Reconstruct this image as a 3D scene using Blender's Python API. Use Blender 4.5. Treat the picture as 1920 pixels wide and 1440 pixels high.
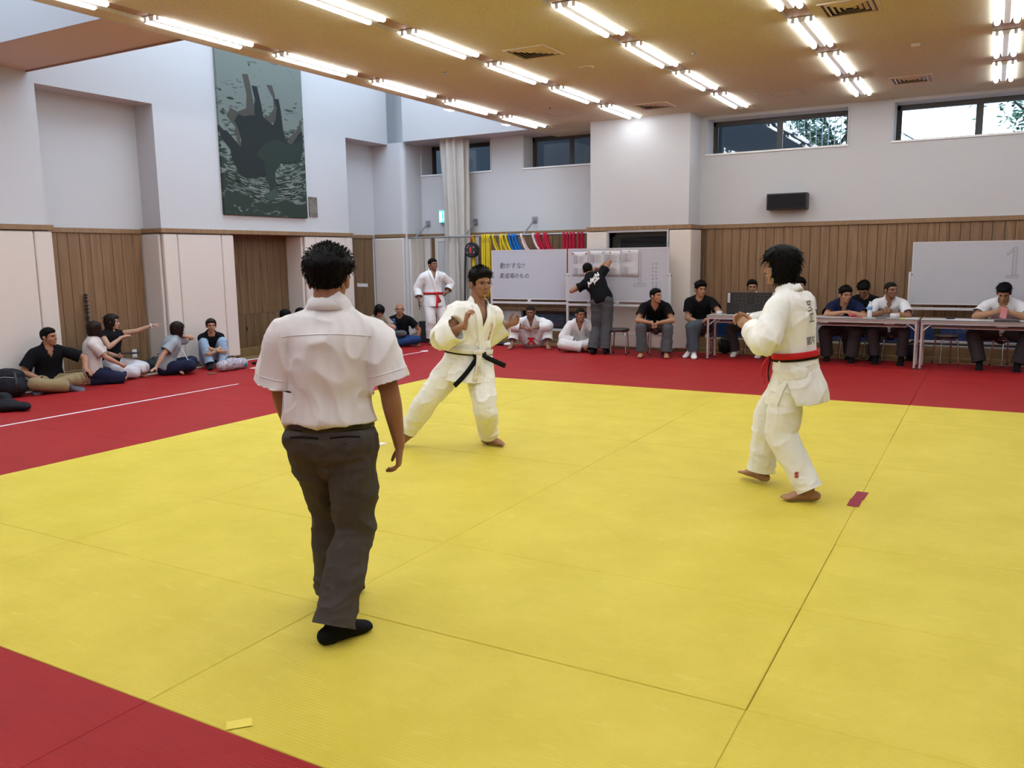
import bpy, bmesh, math, random
import numpy as np
from mathutils import Vector, Matrix
from mathutils.bvhtree import BVHTree

random.seed(7)
RNG = np.random.default_rng(7)
SC = bpy.context.scene
for o in list(bpy.data.objects):
    bpy.data.objects.remove(o)
COL = SC.collection

# ------------------------------------------------------------------ camera
F_PX, YAW, PITCH, ROLL = 1572.77, 0.517176, 0.150033, -0.0136156
CAM = Vector((6.67776, -1.88147, 1.64002))
cy, sy, cp, sp = math.cos(YAW), math.sin(YAW), math.cos(PITCH), math.sin(PITCH)
fwd = Vector((-sy * cp, cy * cp, -sp)); right = Vector((cy, sy, 0)); upv = right.cross(fwd)
cr, sr = math.cos(ROLL), math.sin(ROLL)
r2 = cr * right + sr * upv; u2 = -sr * right + cr * upv
cam_d = bpy.data.cameras.new('camera'); cam = bpy.data.objects.new('camera', cam_d); COL.objects.link(cam)
mw = Matrix((r2, u2, -fwd)).transposed().to_4x4(); mw.translation = CAM
cam.matrix_world = mw
cam_d.sensor_width = 36.0; cam_d.sensor_fit = 'HORIZONTAL'; cam_d.lens = 36.0 * F_PX / 1920.0
cam_d.clip_start = 0.05; cam_d.clip_end = 300
SC.camera = cam

# ------------------------------------------------------------------ world, exposure
W = bpy.data.worlds.new('world'); SC.world = W; W.use_nodes = True
nt = W.node_tree; nt.nodes.clear()
wo = nt.nodes.new('ShaderNodeOutputWorld'); bg = nt.nodes.new('ShaderNodeBackground')
nt.links.new(bg.outputs[0], wo.inputs[0])
bg.inputs[0].default_value = (0.66, 0.83, 1.0, 1); bg.inputs[1].default_value = 5.0   # even, overcast evening sky
SC.view_settings.view_transform = 'Standard'; SC.view_settings.look = 'None'
SC.view_settings.gamma = 1.0; SC.view_settings.use_curve_mapping = False
SC.view_settings.exposure = 0.0
TUBE_POWER = 19.5        # radiance of the fluorescent tubes

# ------------------------------------------------------------------ helpers
def tag(o, label=None, cat=None, group=None, kind=None):
    if label: o['label'] = label
    if cat: o['category'] = cat
    if group: o['group'] = group
    if kind: o['kind'] = kind
    return o

def empty(name, loc, rz=0.0, label=None, cat=None, group=None):
    o = bpy.data.objects.new(name, None); COL.objects.link(o)
    o.location = loc; o.rotation_euler = (0, 0, rz); o.empty_display_size = 0.1
    return tag(o, label, cat, group)

def link_mesh(name, me, parent=None, loc=None):
    o = bpy.data.objects.new(name, me); COL.objects.link(o)
    if parent is not None: o.parent = parent
    if loc is not None: o.location = loc
    return o

def copy_tree(o, parent=None):
    c = o.copy(); COL.objects.link(c); c.parent = parent
    for ch in o.children: copy_tree(ch, c)
    return c

def np_mesh(name, V, Fs, mats, smooth=False, midx=None):
    me = bpy.data.meshes.new(name)
    me.from_pydata([tuple(v) for v in V] if not isinstance(V, np.ndarray) else V.tolist(), [], [list(map(int, f)) for f in Fs])
    for m in (mats if isinstance(mats, (list, tuple)) else [mats]): me.materials.append(m)
    if midx is not None: me.polygons.foreach_set('material_index', np.asarray(midx, np.int32))
    if smooth: me.polygons.foreach_set('use_smooth', np.ones(len(me.polygons), bool))
    me.update(); return me

class MB:
    """collects boxes, bars, tubes and sheets, then builds ONE mesh object"""
    def __init__(s): s.v = []; s.f = []; s.m = []; s.sm = []
    def add(s, V, Fs, m=0, smooth=False):
        n = len(s.v); s.v += [tuple(map(float, p)) for p in V]
        for f in Fs: s.f.append([int(i) + n for i in f]); s.m.append(m); s.sm.append(smooth)
        return s
    def box(s, a, b, m=0, bev=0.0):
        x0, y0, z0 = a; x1, y1, z1 = b
        if bev <= 0:
            V = [(x, y, z) for z in (z0, z1) for y in (y0, y1) for x in (x0, x1)]
            return s.add(V, [(0, 2, 3, 1), (4, 5, 7, 6), (0, 1, 5, 4), (2, 6, 7, 3), (0, 4, 6, 2), (1, 3, 7, 5)], m)
        e = bev; bm = bmesh.new(); bmesh.ops.create_cube(bm, size=1)
        bmesh.ops.scale(bm, vec=(x1 - x0, y1 - y0, z1 - z0), verts=bm.verts)
        bmesh.ops.translate(bm, vec=((x0 + x1) / 2, (y0 + y1) / 2, (z0 + z1) / 2), verts=bm.verts)
        bmesh.ops.bevel(bm, geom=bm.edges[:], offset=e, segments=1 if e < .008 else 2, affect='EDGES', profile=.5)
        bm.verts.index_update()
        s.add([v.co[:] for v in bm.verts], [[v.index for v in f.verts] for f in bm.faces], m); bm.free(); return s
    def tube(s, pts, r, n=8, m=0, caps=True, smooth=True):
        pts = [Vector(p) for p in pts]; k = len(pts)
        rs = r if isinstance(r, (list, tuple)) else [r] * k
        V = []; Fs = []; prev = None
        for i in range(k):
            t = (pts[min(i + 1, k - 1)] - pts[max(i - 1, 0)]).normalized()
            if prev is None: h = Vector((0, 0, 1)) if abs(t.z) < .9 else Vector((1, 0, 0)); a = t.cross(h).normalized()
            else: a = (prev - t * prev.dot(t)).normalized()
            prev = a; b = t.cross(a)
            for j in range(n):
                w = 2 * math.pi * j / n; V.append(pts[i] + (a * math.cos(w) + b * math.sin(w)) * rs[i])
        for i in range(k - 1):
            for j in range(n):
                q = (j + 1) % n; Fs.append((i * n + j, i * n + q, (i + 1) * n + q, (i + 1) * n + j))
        s.add(V, Fs, m, smooth)
        if caps:
            s.add(V[:n], [list(range(n))[::-1]], m); s.add(V[-n:], [list(range(n))], m)
        return s
    def lathe(s, prof, c=(0, 0, 0), n=20, m=0, smooth=True):
        V = []; Fs = []
        for (r, z) in prof:
            for j in range(n):
                w = 2 * math.pi * j / n; V.append((c[0] + r * math.cos(w), c[1] + r * math.sin(w), c[2] + z))
        for i in range(len(prof) - 1):
            for j in range(n):
                q = (j + 1) % n; Fs.append((i * n + j, i * n + q, (i + 1) * n + q, (i + 1) * n + j))
        Fs.append(list(range(n))[::-1]); Fs.append([(len(prof) - 1) * n + j for j in range(n)])
        return s.add(V, Fs, m, smooth)
    def prism(s, poly, y0, y1, m=0, plane='xz'):
        """polygon in a plane given thickness"""
        n = len(poly); V = []
        for d in (y0, y1):
            for (a, b) in poly:
                V.append((a, d, b) if plane == 'xz' else ((d, a, b) if plane == 'yz' else (a, b, d)))
        Fs = [list(range(n)), list(range(n, 2 * n))[::-1]]
        Fs += [((i + 1) % n, i, n + i, n + (i + 1) % n) for i in range(n)]
        return s.add(V, Fs, m)
    def strip(s, pts, wvec, th, m=0):
        """flat strap following pts; wvec = half width vector(s); th = thickness vector"""
        k = len(pts); V = []; Fs = []
        for i, p in enumerate(pts):
            p = Vector(p); w = Vector(wvec[i] if isinstance(wvec, list) else wvec); t = Vector(th[i] if isinstance(th, list) else th)
            V += [p - w, p + w, p + w + t, p - w + t]
        for i in range(k - 1):
            a = i * 4; b = a + 4
            for q in range(4):
                r = (q + 1) % 4; Fs.append((a + q, a + r, b + r, b + q))
        Fs += [(3, 2, 1, 0), (k * 4 - 4, k * 4 - 3, k * 4 - 2, k * 4 - 1)]
        return s.add(V, Fs, m, True)
    def mesh(s, name, mats):
        me = np_mesh(name, s.v, s.f, mats, midx=s.m)
        me.polygons.foreach_set('use_smooth', np.asarray(s.sm, bool)); return me
    def build(s, name, mats, parent=None, loc=None):
        return link_mesh(name, s.mesh(name, mats), parent, loc)

# ------------------------------------------------------------------ materials
MATS = {}
def mat(name, col, rough=0.6, var=0.0, scale=8.0, bump=0.0, bscale=60.0, metal=0.0, spec=0.5, stretch=None, emit=None, estr=0.0, alpha=None, col2=None, dist=0.02, sheen=0.0):
    if name in MATS: return MATS[name]
    m = bpy.data.materials.new(name); m.use_nodes = True; n = m.node_tree; n.nodes.clear()
    out = n.nodes.new('ShaderNodeOutputMaterial'); b = n.nodes.new('ShaderNodeBsdfPrincipled'); n.links.new(b.outputs[0], out.inputs[0])
    b.inputs['Base Color'].default_value = (*col, 1); b.inputs['Roughness'].default_value = rough
    b.inputs['Metallic'].default_value = metal; b.inputs['Specular IOR Level'].default_value = spec
    if sheen: b.inputs['Sheen Weight'].default_value = sheen
    if emit: b.inputs['Emission Color'].default_value = (*emit, 1); b.inputs['Emission Strength'].default_value = estr
    if var or bump:
        tc = n.nodes.new('ShaderNodeTexCoord'); mp = n.nodes.new('ShaderNodeMapping'); n.links.new(tc.outputs['Object'], mp.inputs[0])
        if stretch: mp.inputs['Scale'].default_value = stretch
    if var:
        no = n.nodes.new('ShaderNodeTexNoise'); no.inputs['Scale'].default_value = scale; no.inputs['Detail'].default_value = 4
        n.links.new(mp.outputs[0], no.inputs['Vector'])
        ra = n.nodes.new('ShaderNodeValToRGB'); n.links.new(no.outputs['Fac'], ra.inputs[0])
        c2 = col2 or tuple(max(0, c * (1 - var)) for c in col); c1 = col if col2 else tuple(min(1, c * (1 + var * .6)) for c in col)
        ra.color_ramp.elements[0].position = .3; ra.color_ramp.elements[1].position = .7
        ra.color_ramp.elements[0].color = (*c2, 1); ra.color_ramp.elements[1].color = (*c1, 1)
        n.links.new(ra.outputs[0], b.inputs['Base Color'])
    if bump:
        nb = n.nodes.new('ShaderNodeTexNoise'); nb.inputs['Scale'].default_value = bscale; nb.inputs['Detail'].default_value = 3
        n.links.new(mp.outputs[0], nb.inputs['Vector'])
        bp = n.nodes.new('ShaderNodeBump'); bp.inputs['Strength'].default_value = bump; bp.inputs['Distance'].default_value = dist
        n.links.new(nb.outputs['Fac'], bp.inputs['Height']); n.links.new(bp.outputs[0], b.inputs['Normal'])
    MATS[name] = m; return m

def wood_mat(name, c1, c2, c3):
    m = bpy.data.materials.new(name); m.use_nodes = True; n = m.node_tree; b = n.nodes['Principled BSDF']
    tc = n.nodes.new('ShaderNodeTexCoord'); oi = n.nodes.new('ShaderNodeObjectInfo')
    ad = n.nodes.new('ShaderNodeVectorMath'); ad.operation = 'MULTIPLY_ADD'
    cv = n.nodes.new('ShaderNodeCombineXYZ')
    for k in range(3): n.links.new(oi.outputs['Random'], cv.inputs[k])
    n.links.new(cv.outputs[0], ad.inputs[0]); ad.inputs[1].default_value = (31, 17, 53); n.links.new(tc.outputs['Object'], ad.inputs[2])
    mp = n.nodes.new('ShaderNodeMapping'); mp.inputs['Scale'].default_value = (9, 9, .55); n.links.new(ad.outputs[0], mp.inputs[0])
    no = n.nodes.new('ShaderNodeTexNoise'); no.inputs['Scale'].default_value = 1.1; no.inputs['Detail'].default_value = 2; no.inputs['Distortion'].default_value = .5
    n.links.new(mp.outputs[0], no.inputs['Vector'])
    wv = n.nodes.new('ShaderNodeMath'); wv.operation = 'MULTIPLY'; wv.inputs[1].default_value = 26; n.links.new(no.outputs['Fac'], wv.inputs[0])
    si = n.nodes.new('ShaderNodeMath'); si.operation = 'SINE'; n.links.new(wv.outputs[0], si.inputs[0])
    mr = n.nodes.new('ShaderNodeMapRange'); mr.inputs[1].default_value = -1; mr.inputs[2].default_value = 1; n.links.new(si.outputs[0], mr.inputs[0])
    ra = n.nodes.new('ShaderNodeValToRGB'); ra.color_ramp.elements[0].color = (*c1, 1); ra.color_ramp.elements[1].color = (*c2, 1); n.links.new(mr.outputs[0], ra.inputs[0])
    mx = n.nodes.new('ShaderNodeMix'); mx.data_type = 'RGBA'; mx.inputs['B'].default_value = (*c3, 1)
    md = n.nodes.new('ShaderNodeMath'); md.operation = 'MULTIPLY'; md.inputs[1].default_value = .75; n.links.new(oi.outputs['Random'], md.inputs[0])
    n.links.new(md.outputs[0], mx.inputs['Factor']); n.links.new(ra.outputs[0], mx.inputs['A']); n.links.new(mx.outputs['Result'], b.inputs['Base Color'])
    b.inputs['Roughness'].default_value = .45
    MATS[name] = m; return m

def mat_floor_mat(name, c1, c2, worn):
    """judo mat vinyl: fine ribs across, slightly scuffed"""
    m = bpy.data.materials.new(name); m.use_nodes = True; n = m.node_tree; b = n.nodes['Principled BSDF']
    tc = n.nodes.new('ShaderNodeTexCoord'); oi = n.nodes.new('ShaderNodeObjectInfo')
    ad = n.nodes.new('ShaderNodeVectorMath'); ad.operation = 'ADD'
    sc = n.nodes.new('ShaderNodeVectorMath'); sc.operation = 'SCALE'; sc.inputs['Scale'].default_value = 1.0
    n.links.new(tc.outputs['Object'], ad.inputs[0]); n.links.new(oi.outputs['Location'], ad.inputs[1])
    no = n.nodes.new('ShaderNodeTexNoise'); no.inputs['Scale'].default_value = 2.2; no.inputs['Detail'].default_value = 8; no.inputs['Roughness'].default_value = .65
    n.links.new(ad.outputs[0], no.inputs['Vector'])
    ra = n.nodes.new('ShaderNodeValToRGB'); ra.color_ramp.elements[0].position = .35; ra.color_ramp.elements[1].position = .7
    ra.color_ramp.elements[0].color = (*c1, 1); ra.color_ramp.elements[1].color = (*c2, 1); n.links.new(no.outputs['Fac'], ra.inputs[0])
    mp = n.nodes.new('ShaderNodeMapping'); mp.inputs['Scale'].default_value = (2.0, 9.0, 1); n.links.new(ad.outputs[0], mp.inputs[0])
    n2 = n.nodes.new('ShaderNodeTexNoise'); n2.inputs['Scale'].default_value = 3.0; n2.inputs['Detail'].default_value = 5; n.links.new(mp.outputs[0], n2.inputs['Vector'])
    r2_ = n.nodes.new('ShaderNodeValToRGB'); r2_.color_ramp.elements[0].position = .60; r2_.color_ramp.elements[1].position = .72; n.links.new(n2.outputs['Fac'], r2_.inputs[0])
    sf = n.nodes.new('ShaderNodeMath'); sf.operation = 'MULTIPLY'; sf.inputs[1].default_value = .30; n.links.new(r2_.outputs[0], sf.inputs[0])
    mx = n.nodes.new('ShaderNodeMix'); mx.data_type = 'RGBA'; n.links.new(sf.outputs[0], mx.inputs['Factor']); n.links.new(ra.outputs[0], mx.inputs['A']); mx.inputs['B'].default_value = (*worn, 1)
    n.links.new(mx.outputs['Result'], b.inputs['Base Color'])
    sx = n.nodes.new('ShaderNodeSeparateXYZ'); n.links.new(tc.outputs['Object'], sx.inputs[0])
    mu = n.nodes.new('ShaderNodeMath'); mu.operation = 'MULTIPLY'; mu.inputs[1].default_value = 2 * math.pi / .0165; n.links.new(sx.outputs['Y'], mu.inputs[0])
    sn = n.nodes.new('ShaderNodeMath'); sn.operation = 'SINE'; n.links.new(mu.outputs[0], sn.inputs[0])
    bp = n.nodes.new('ShaderNodeBump'); bp.inputs['Strength'].default_value = .55; bp.inputs['Distance'].default_value = .0011
    n.links.new(sn.outputs[0], bp.inputs['Height']); n.links.new(bp.outputs[0], b.inputs['Normal'])
    b.inputs['Roughness'].default_value = .55; b.inputs['Specular IOR Level'].default_value = .16
    MATS[name] = m; return m

M_WALL = mat('wall_plaster', (.535, .525, .54), .85, bump=.15, bscale=220, dist=.003)
M_CEIL = mat('acoustic_ceiling', (.60, .53, .39), .9, var=.16, scale=55, bump=.25, bscale=160, dist=.004)
M_TRACK = mat('ceiling_track_brown', (.36, .23, .16), .7)
M_SOFFIT = mat('soffit_board', (.60, .50, .42), .85)
M_PAD = mat('wall_pad_vinyl', (.66, .58, .52), .5, bump=.12, bscale=30, dist=.004)
M_WOOD = wood_mat('cedar_planks', (.185, .098, .046), (.265, .150, .074), (.215, .118, .056))
M_WOODD = wood_mat('dark_oak_board', (.125, .068, .030), (.19, .108, .050), (.15, .083, .038))
M_RAIL = wood_mat('oak_rail', (.22, .125, .06), (.29, .17, .085), (.25, .145, .07))
M_FLOORW = mat('border_floorboards', (.26, .155, .065), .4, var=.25, scale=6, stretch=(.6, 12, 1))
M_YEL = mat_floor_mat('yellow_mat_vinyl', (.60, .475, .050), (.68, .545, .075), (.78, .66, .15))
M_RED = mat_floor_mat('red_mat_vinyl', (.30, .012, .013), (.345, .016, .017), (.36, .024, .026))
M_MATSIDE = mat('mat_foam_side', (.25, .2, .06), .8)
M_WHITE = mat('white_paint', (.82, .82, .82), .4)
M_WTAPE = mat('white_tape', (.85, .78, .78), .45)
M_ALU = mat('brushed_aluminium', (.55, .55, .57), .35, metal=.8)
M_STEEL = mat('grey_steel', (.34, .34, .36), .4, metal=.6)
M_CHROME = mat('chrome', (.62, .60, .60), .22, metal=1.0)
M_BLACK = mat('black_plastic', (.012, .012, .014), .45)
M_FRAME = mat('bronze_window_frame', (.045, .037, .032), .4)
M_TUBE = mat('fluorescent_tube', (1, 1, 1), .3, emit=(.87, .94, 1.0), estr=TUBE_POWER)
# ================================================================== THE ROOM
CZ = 3.95            # ceiling height
RAIL0, RAIL1 = 2.075, 2.145
XR, YN, ZT = 12.4, -5.0, 6.3

def glass_mat(name, tint, refl=1.0, clear=.96):
    m = bpy.data.materials.new(name); m.use_nodes = True; n = m.node_tree; n.nodes.clear()
    out = n.nodes.new('ShaderNodeOutputMaterial'); mix = n.nodes.new('ShaderNodeMixShader')
    tr = n.nodes.new('ShaderNodeBsdfTransparent'); gl = n.nodes.new('ShaderNodeBsdfGlossy'); fr = n.nodes.new('ShaderNodeFresnel')
    tr.inputs[0].default_value = (*tint, 1); gl.inputs['Roughness'].default_value = .02; fr.inputs[0].default_value = 1.45
    n.links.new(fr.outputs[0], mix.inputs[0]); n.links.new(tr.outputs[0], mix.inputs[1]); n.links.new(gl.outputs[0], mix.inputs[2]); n.links.new(mix.outputs[0], out.inputs[0])
    MATS[name] = m; return m
M_GLASS = glass_mat('window_glass', (.90, .95, 1.0))
M_GLASSB = glass_mat('blue_tinted_glass', (.40, .50, .72))

# ---- floor and its mats
fl = MB(); fl.box((-4.9, YN, -.22), (XR, 13.0, -.055))
floor = fl.build('floor', M_FLOORW); tag(floor, kind='structure')
def mat_mesh(name, m):
    b = MB(); b.box((0.0008, 0.0008, -.055), (1.9992, .9992, 0), bev=.0025); return b.mesh(name, m)
me_y = mat_mesh('yellow_mat', M_YEL); me_r = mat_mesh('red_mat', M_RED)
for iy in range(-5, 12):
    for ix in range(-2, 6):
        if ix == -2 and iy < -1: continue
        yel = 0 <= ix < 4 and 0 <= iy < 8
        o = link_mesh('yellow_mat' if yel else 'red_mat', me_y if yel else me_r, floor)
        o.location = (2 * ix + random.uniform(-.001, .001), iy, random.uniform(-.0015, .0005))
b = MB(); b.box((-4.9, YN, -.055), (-4.06, 13.0, -.012)); b.build('border_board', M_FLOORW, floor)
b = MB(); b.box((-4.06, YN, -.055), (-4.003, 12.0, .004)); b.build('edge_strip', M_WHITE, floor)
b = MB(); b.box((-4.06, 12.003, -.055), (XR, 13.0, -.012)); b.build('border_board', M_FLOORW, floor)

# ---- left wall: columns with padding, plank filled recesses between them
XF, XB = -4.25, -4.66       # column face, recess back
w = MB()
w.box((-5.0, YN, -.05), (XB, 13.4, ZT))
for (a, c) in ((YN, 4.93), (6.70, 8.02), (9.73, 11.0)):
    w.box((XB, a, 0), (XF, c, CZ))
w.box((XB, YN, CZ), (XF, 12.3, ZT))                # wall above the recesses
w.box((XB, 8.02, 2.10), (XF, 9.73, CZ))            # wall over the doorway recess, behind the hanging
wall_left = w.build('wall_left', M_WALL); tag(wall_left, kind='structure')

def pad(parent, a, b_, bev=.02): 
    m = MB(); m.box(a, b_, bev=bev); return m.build('wall_pad', M_PAD, parent)
PZ0, PZ1 = .07, 2.06
ys = [(4.705, 4.95), (3.9, 4.695), (3.1, 3.89), (2.3, 3.09), (1.5, 2.29), (.7, 1.49)]
for (a, c) in ys: pad(wall_left, (XF - .005, a, PZ0), (-4.19, c, PZ1))
for (a, c) in ((6.68, 6.935), (6.945, 7.785), (7.795, 8.04), (9.71, 9.985), (9.995, 10.825), (10.835, 11.02)):
    pad(wall_left, (XF - .005, a, PZ0), (-4.19, c, PZ1))
pad(wall_left, (XB + .01, 6.645, PZ0), (-4.26, 6.705, PZ1)); pad(wall_left, (XB + .01, 9.675, PZ0), (-4.26, 9.735, PZ1))
def rail(name, a, c):
    m = MB(); m.box(a, c, bev=.006); return m.build(name, M_RAIL, None)
n_t = [0]
def trim(a, c, mt=None):
    n_t[0] += 1; m = MB(); m.box(a, c, bev=.005); o = m.build('trim_%d' % n_t[0], mt or M_RAIL); tag(o, kind='structure'); return o
trim((XF - .01, YN, RAIL0), (-4.175, 4.97, RAIL1)); trim((XB - .01, 4.97, RAIL0 - .01), (XB + .04, 6.64, RAIL1 - .01))
trim((XF - .01, 6.64, RAIL0), (-4.175, 11.04, RAIL1)); trim((XB, 11.04, RAIL0 - .01), (XB + .04, 12.2, RAIL1 - .01))
trim((XB, 6.64, RAIL0), (XF - .012, 6.70, RAIL1))

M_JOINT = mat('dark_joint', (.03, .018, .01), .9)
def planks(parent, axis, lo, hi, n, fixed, z0, z1, m, jitter=.06):
    """vertical boards side by side, each its own piece with an open joint"""
    cuts = [lo + (hi - lo) * (i + (random.uniform(-jitter, jitter) if 0 < i < n else 0)) / n for i in range(n + 1)]
    k_ = MB(); k_.box((fixed - .001, lo, z0), (fixed + .004, hi, z1)) if axis == 'y' else k_.box((lo, fixed - .004, z0), (hi, fixed + .001, z1)); k_.build('backing_board', M_JOINT, parent)
    for i in range(n):
        a, c = cuts[i] + .003, cuts[i + 1] - .003
        p = MB(); d = random.uniform(0, .0015)
        L, H = c - a, z1 - z0
        if axis == 'y': p.box((0, -L / 2, -H / 2), (.014 + d, L / 2, H / 2), bev=.002)
        else: p.box((-L / 2, -.014 - d, -H / 2), (L / 2, 0, H / 2), bev=.002)
        o = p.build('plank', m, parent)
        o.location = (fixed, (a + c) / 2, (z0 + z1) / 2) if axis == 'y' else ((a + c) / 2, fixed, (z0 + z1) / 2)
planks(wall_left, 'y', 4.95, 6.64, 10, XB, .13, RAIL0 - .012, M_WOOD)
planks(wall_left, 'y', 8.03, 9.68, 10, XB, .71, 2.10, M_WOODD)
planks(wall_left, 'y', 8.03, 8.25, 1, XB, .13, .706, M_WOODD); planks(wall_left, 'y', 8.25, 9.68, 8, XB, .13, .706, M_WOODD)
planks(wall_left, 'y', 11.03, 12.2, 4, XB, .13, RAIL0 - .012, M_WOODD)
b = MB(); b.box((-.008, -.01, -.035), (.02, .01, .035), bev=.003); b.build('pull_slot', M_BLACK, wall_left, (XB + .016, 8.62, .46))
for (a, c) in ((4.95, 6.64), (8.03, 9.7), (11.03, 12.24)):
    trim((XB, a, -.012), (XB + .05, c, .128), M_FLOORW)
trim((-4.26, YN, -.012), (-4.215, 4.95, .068), M_WOODD); trim((-4.26, 6.68, -.012), (-4.215, 8.04, .068), M_WOODD); trim((-4.26, 9.71, -.012), (-4.215, 11.02, .068), M_WOODD)

# ---- corner column, back wall (three planes), pillar
YL, YR, YP = 12.9, 12.6, 12.0
w = MB()
# corner column with a softly rounded edge
R_ = .10
arc = [(-3.86 - R_ + R_ * math.sin(t), 12.30 + R_ - R_ * math.cos(t)) for t in [math.pi / 2 * k / 6 for k in range(7)]]
poly = [(-4.66, 12.30)] + arc + [(-3.86, 13.4), (-4.66, 13.4)]
w.prism(poly, 0, CZ + .02, plane='xy')
wl = [(-3.83, -2.16), (-1.40, .30)]                    # upper windows, left part (x ranges)
def wall_with_holes(w, x0, x1, y0, y1, z0, z1, holes):
    xs = sorted({x0, x1, *[h[0] for h in holes], *[h[1] for h in holes]})
    for i in range(len(xs) - 1):
        a, c = xs[i], xs[i + 1]; hs = [(h[2], h[3]) for h in holes if h[0] <= a + 1e-6 and h[1] >= c - 1e-6]
        z = z0
        for (ha, hb) in sorted(hs):
            if ha > z: w.box((a, y0, z), (c, y1, ha))
            z = hb
        if z < z1: w.box((a, y0, z), (c, y1, z1))
LZ0, LZ1 = .20, .58
wall_with_holes(w, -3.86, .43, YL, YL + .45, -.05, CZ + .03, [(a, c, 3.36, CZ + .03) for a, c in wl] + [(-1.5, .40, LZ0 + .03, LZ1)])
w.box((-3.86, YL - .6, CZ + .03), (-.6, YL + .45, ZT))           # upper wall of the light well, set forward
w.box((-.6, YL - .0, CZ + .03), (.43, YL + .45, ZT))
PW = (.80, 1.86)                                        # window in the pillar, above the whiteboard
wall_with_holes(w, .43, 2.22, YP, 12.62, -.05, CZ + .1, [(PW[0], PW[1], 1.0, 2.045)])
RW = [(2.33, 4.57), (5.24, 7.52), (8.15, 10.4)]
wall_with_holes(w, 2.22, XR, YR, YR + .45, -.05, CZ + .1, [(a, c, 3.33, 3.90) for a, c in RW] + [(2.42, 4.2, LZ0, LZ1), (4.4, 7.6, LZ0, LZ1), (7.8, 11.5, LZ0, LZ1)])
wall_back = w.build('wall_back', M_WALL); tag(wall_back, kind='structure')
trim((-3.90, YL - .04, RAIL0), (.42, YL, RAIL1)); trim((.36, YP - .05, RAIL0 - .005), (2.285, YP, RAIL1)); trim((2.225, YP - .002, RAIL0 - .005), (2.285, YR - .04, RAIL1))
trim((2.22, YR - .045, RAIL0), (XR, YR, RAIL1)); trim((-4.64, 12.26, RAIL0), (-3.86, 12.30, RAIL1)); trim((-3.86, 12.36, RAIL0), (-3.815, 12.86, RAIL1))
planks(wall_back, 'x', 2.36, XR, 70, YR, .62, RAIL0, M_WOOD)
planks(wall_back, 'x', -2.45, .36, 20, YL, .62, RAIL0, M_WOODD); planks(wall_back, 'x', -3.64, -3.54, 1, YL, .0, RAIL0, M_WOODD); planks(wall_back, 'x', -3.83, -3.66, 1, YL, 0, RAIL0, M_PAD)
for x in (2.245, 2.275, 2.305, 2.335): planks(wall_back, 'x', x, x + .028, 1, YR, 0.0, RAIL0, M_WOODD)
trim((-2.45, YL - .03, .585), (.42, YL, .64), M_RAIL); trim((2.36, YR - .03, .585), (XR, YR, .64), M_RAIL)
trim((-2.45, YL - .12, -.012), (.42, YL + .02, .20), M_FLOORW); trim((2.24, YR - .12, -.012), (XR, YR + .02, .19), M_FLOORW)
trim((-2.45, YL - .3, -.012), (.42, YL - .125, .05), M_FLOORW); trim((2.24, YR - .3, -.012), (XR, YR - .125, .045), M_FLOORW)
# padding on corner column and pillar
pad(wall_back, (-4.64, 12.245, PZ0), (-3.885, 12.30, PZ1)); pad(wall_back, (-3.86, 12.39, PZ0), (-3.81, 12.60, PZ1)); pad(wall_back, (-3.86, 12.61, PZ0), (-3.81, 12.87, PZ1))
pad(wall_back, (.37, YP - .045, .05), (.765, YP, PZ1)); pad(wall_back, (1.90, YP - .045, .05), (2.28, YP, PZ1)); pad(wall_back, (2.22, YP + .005, .05), (2.275, YR - .05, PZ1), bev=.012)
pad(wall_back, (.775, YP - .02, .05), (1.89, YP, .98), bev=.008); trim((.40, YP - .03, -.012), (2.27, YP, .048), M_WOODD)
# store-room door beside the curtain
dr = MB(); dr.box((-3.53, YL - .03, 0), (-3.44, YL, 2.06)); dr.box((-2.50, YL - .03, 0), (-2.45, YL, 2.06)); dr.box((-3.44, YL - .03, 1.98), (-2.50, YL, 2.06))
door_1 = dr.build('door_1', M_PAD); tag(door_1, kind='structure')
dr = MB(); dr.box((-3.44, YL - .022, .01), (-2.50, YL - .002, 1.975), bev=.003); dr.build('door_leaf', M_WALL, door_1)
dr = MB(); dr.box((-2.62, YL - .06, .95), (-2.58, YL - .02, 1.12), bev=.01); dr.build('door_handle', M_ALU, door_1)

# ---- windows
def sash_window(n, x0, x1, z0, z1, y, panes=2, fw=.045, glass=None, sill=True, yf=None, cap=True):
    root = MB(); root.box((x0, y, z0), (x1, y + .07, z0 + fw)); root.box((x0, y, z1 - fw - .03), (x1, y + .07, z1)); root.box((x0, y, z0), (x0 + fw, y + .07, z1)); root.box((x1 - fw, y, z0), (x1, y + .07, z1))
    o = root.build('window_%d' % n, M_FRAME); tag(o, kind='structure')
    wd = (x1 - x0 - fw) / panes
    for k in range(panes):
        a = x0 + fw / 2 + k * wd; c = a + wd; yo = y + (.005 if k % 2 else .032)
        s = MB(); q = .05; s.box((a, yo, z0 + .02), (c, yo + .026, z0 + .03)); s.box((a, yo, z1 - .05), (c, yo + .026, z1 - .03)); s.box((a, yo, z0 + .02), (a + q, yo + .026, z1 - .03)); s.box((c - q, yo, z0 + .02), (c, yo + .026, z1 - .03))
        so = s.build('sash', M_FRAME, o)
        g = MB(); g.box((a + q, yo + .011, z0 + .03), (c - q, yo + .015, z1 - .05)); g.build('pane', glass or M_GLASS, so)
    if sill and yf is not None:
        s = MB(); s.box((x0 - .03, yf - .02, z0 - .03), (x1 + .03, y + .02, z0), bev=.003); s.build('window_sill', M_WHITE, o)
        for xx in (x0 - .03, x1 + .005):
            s = MB(); s.box((xx, yf - .012, z0), (xx + .025, yf + .01, min(z1, CZ - .005)), bev=.003); s.build('window_casing', M_WALL, o)
    return o
for k, (a, c) in enumerate(wl): sash_window(k + 1, a, c, 3.36, CZ + .02, YL + .38, yf=YL)
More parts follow.
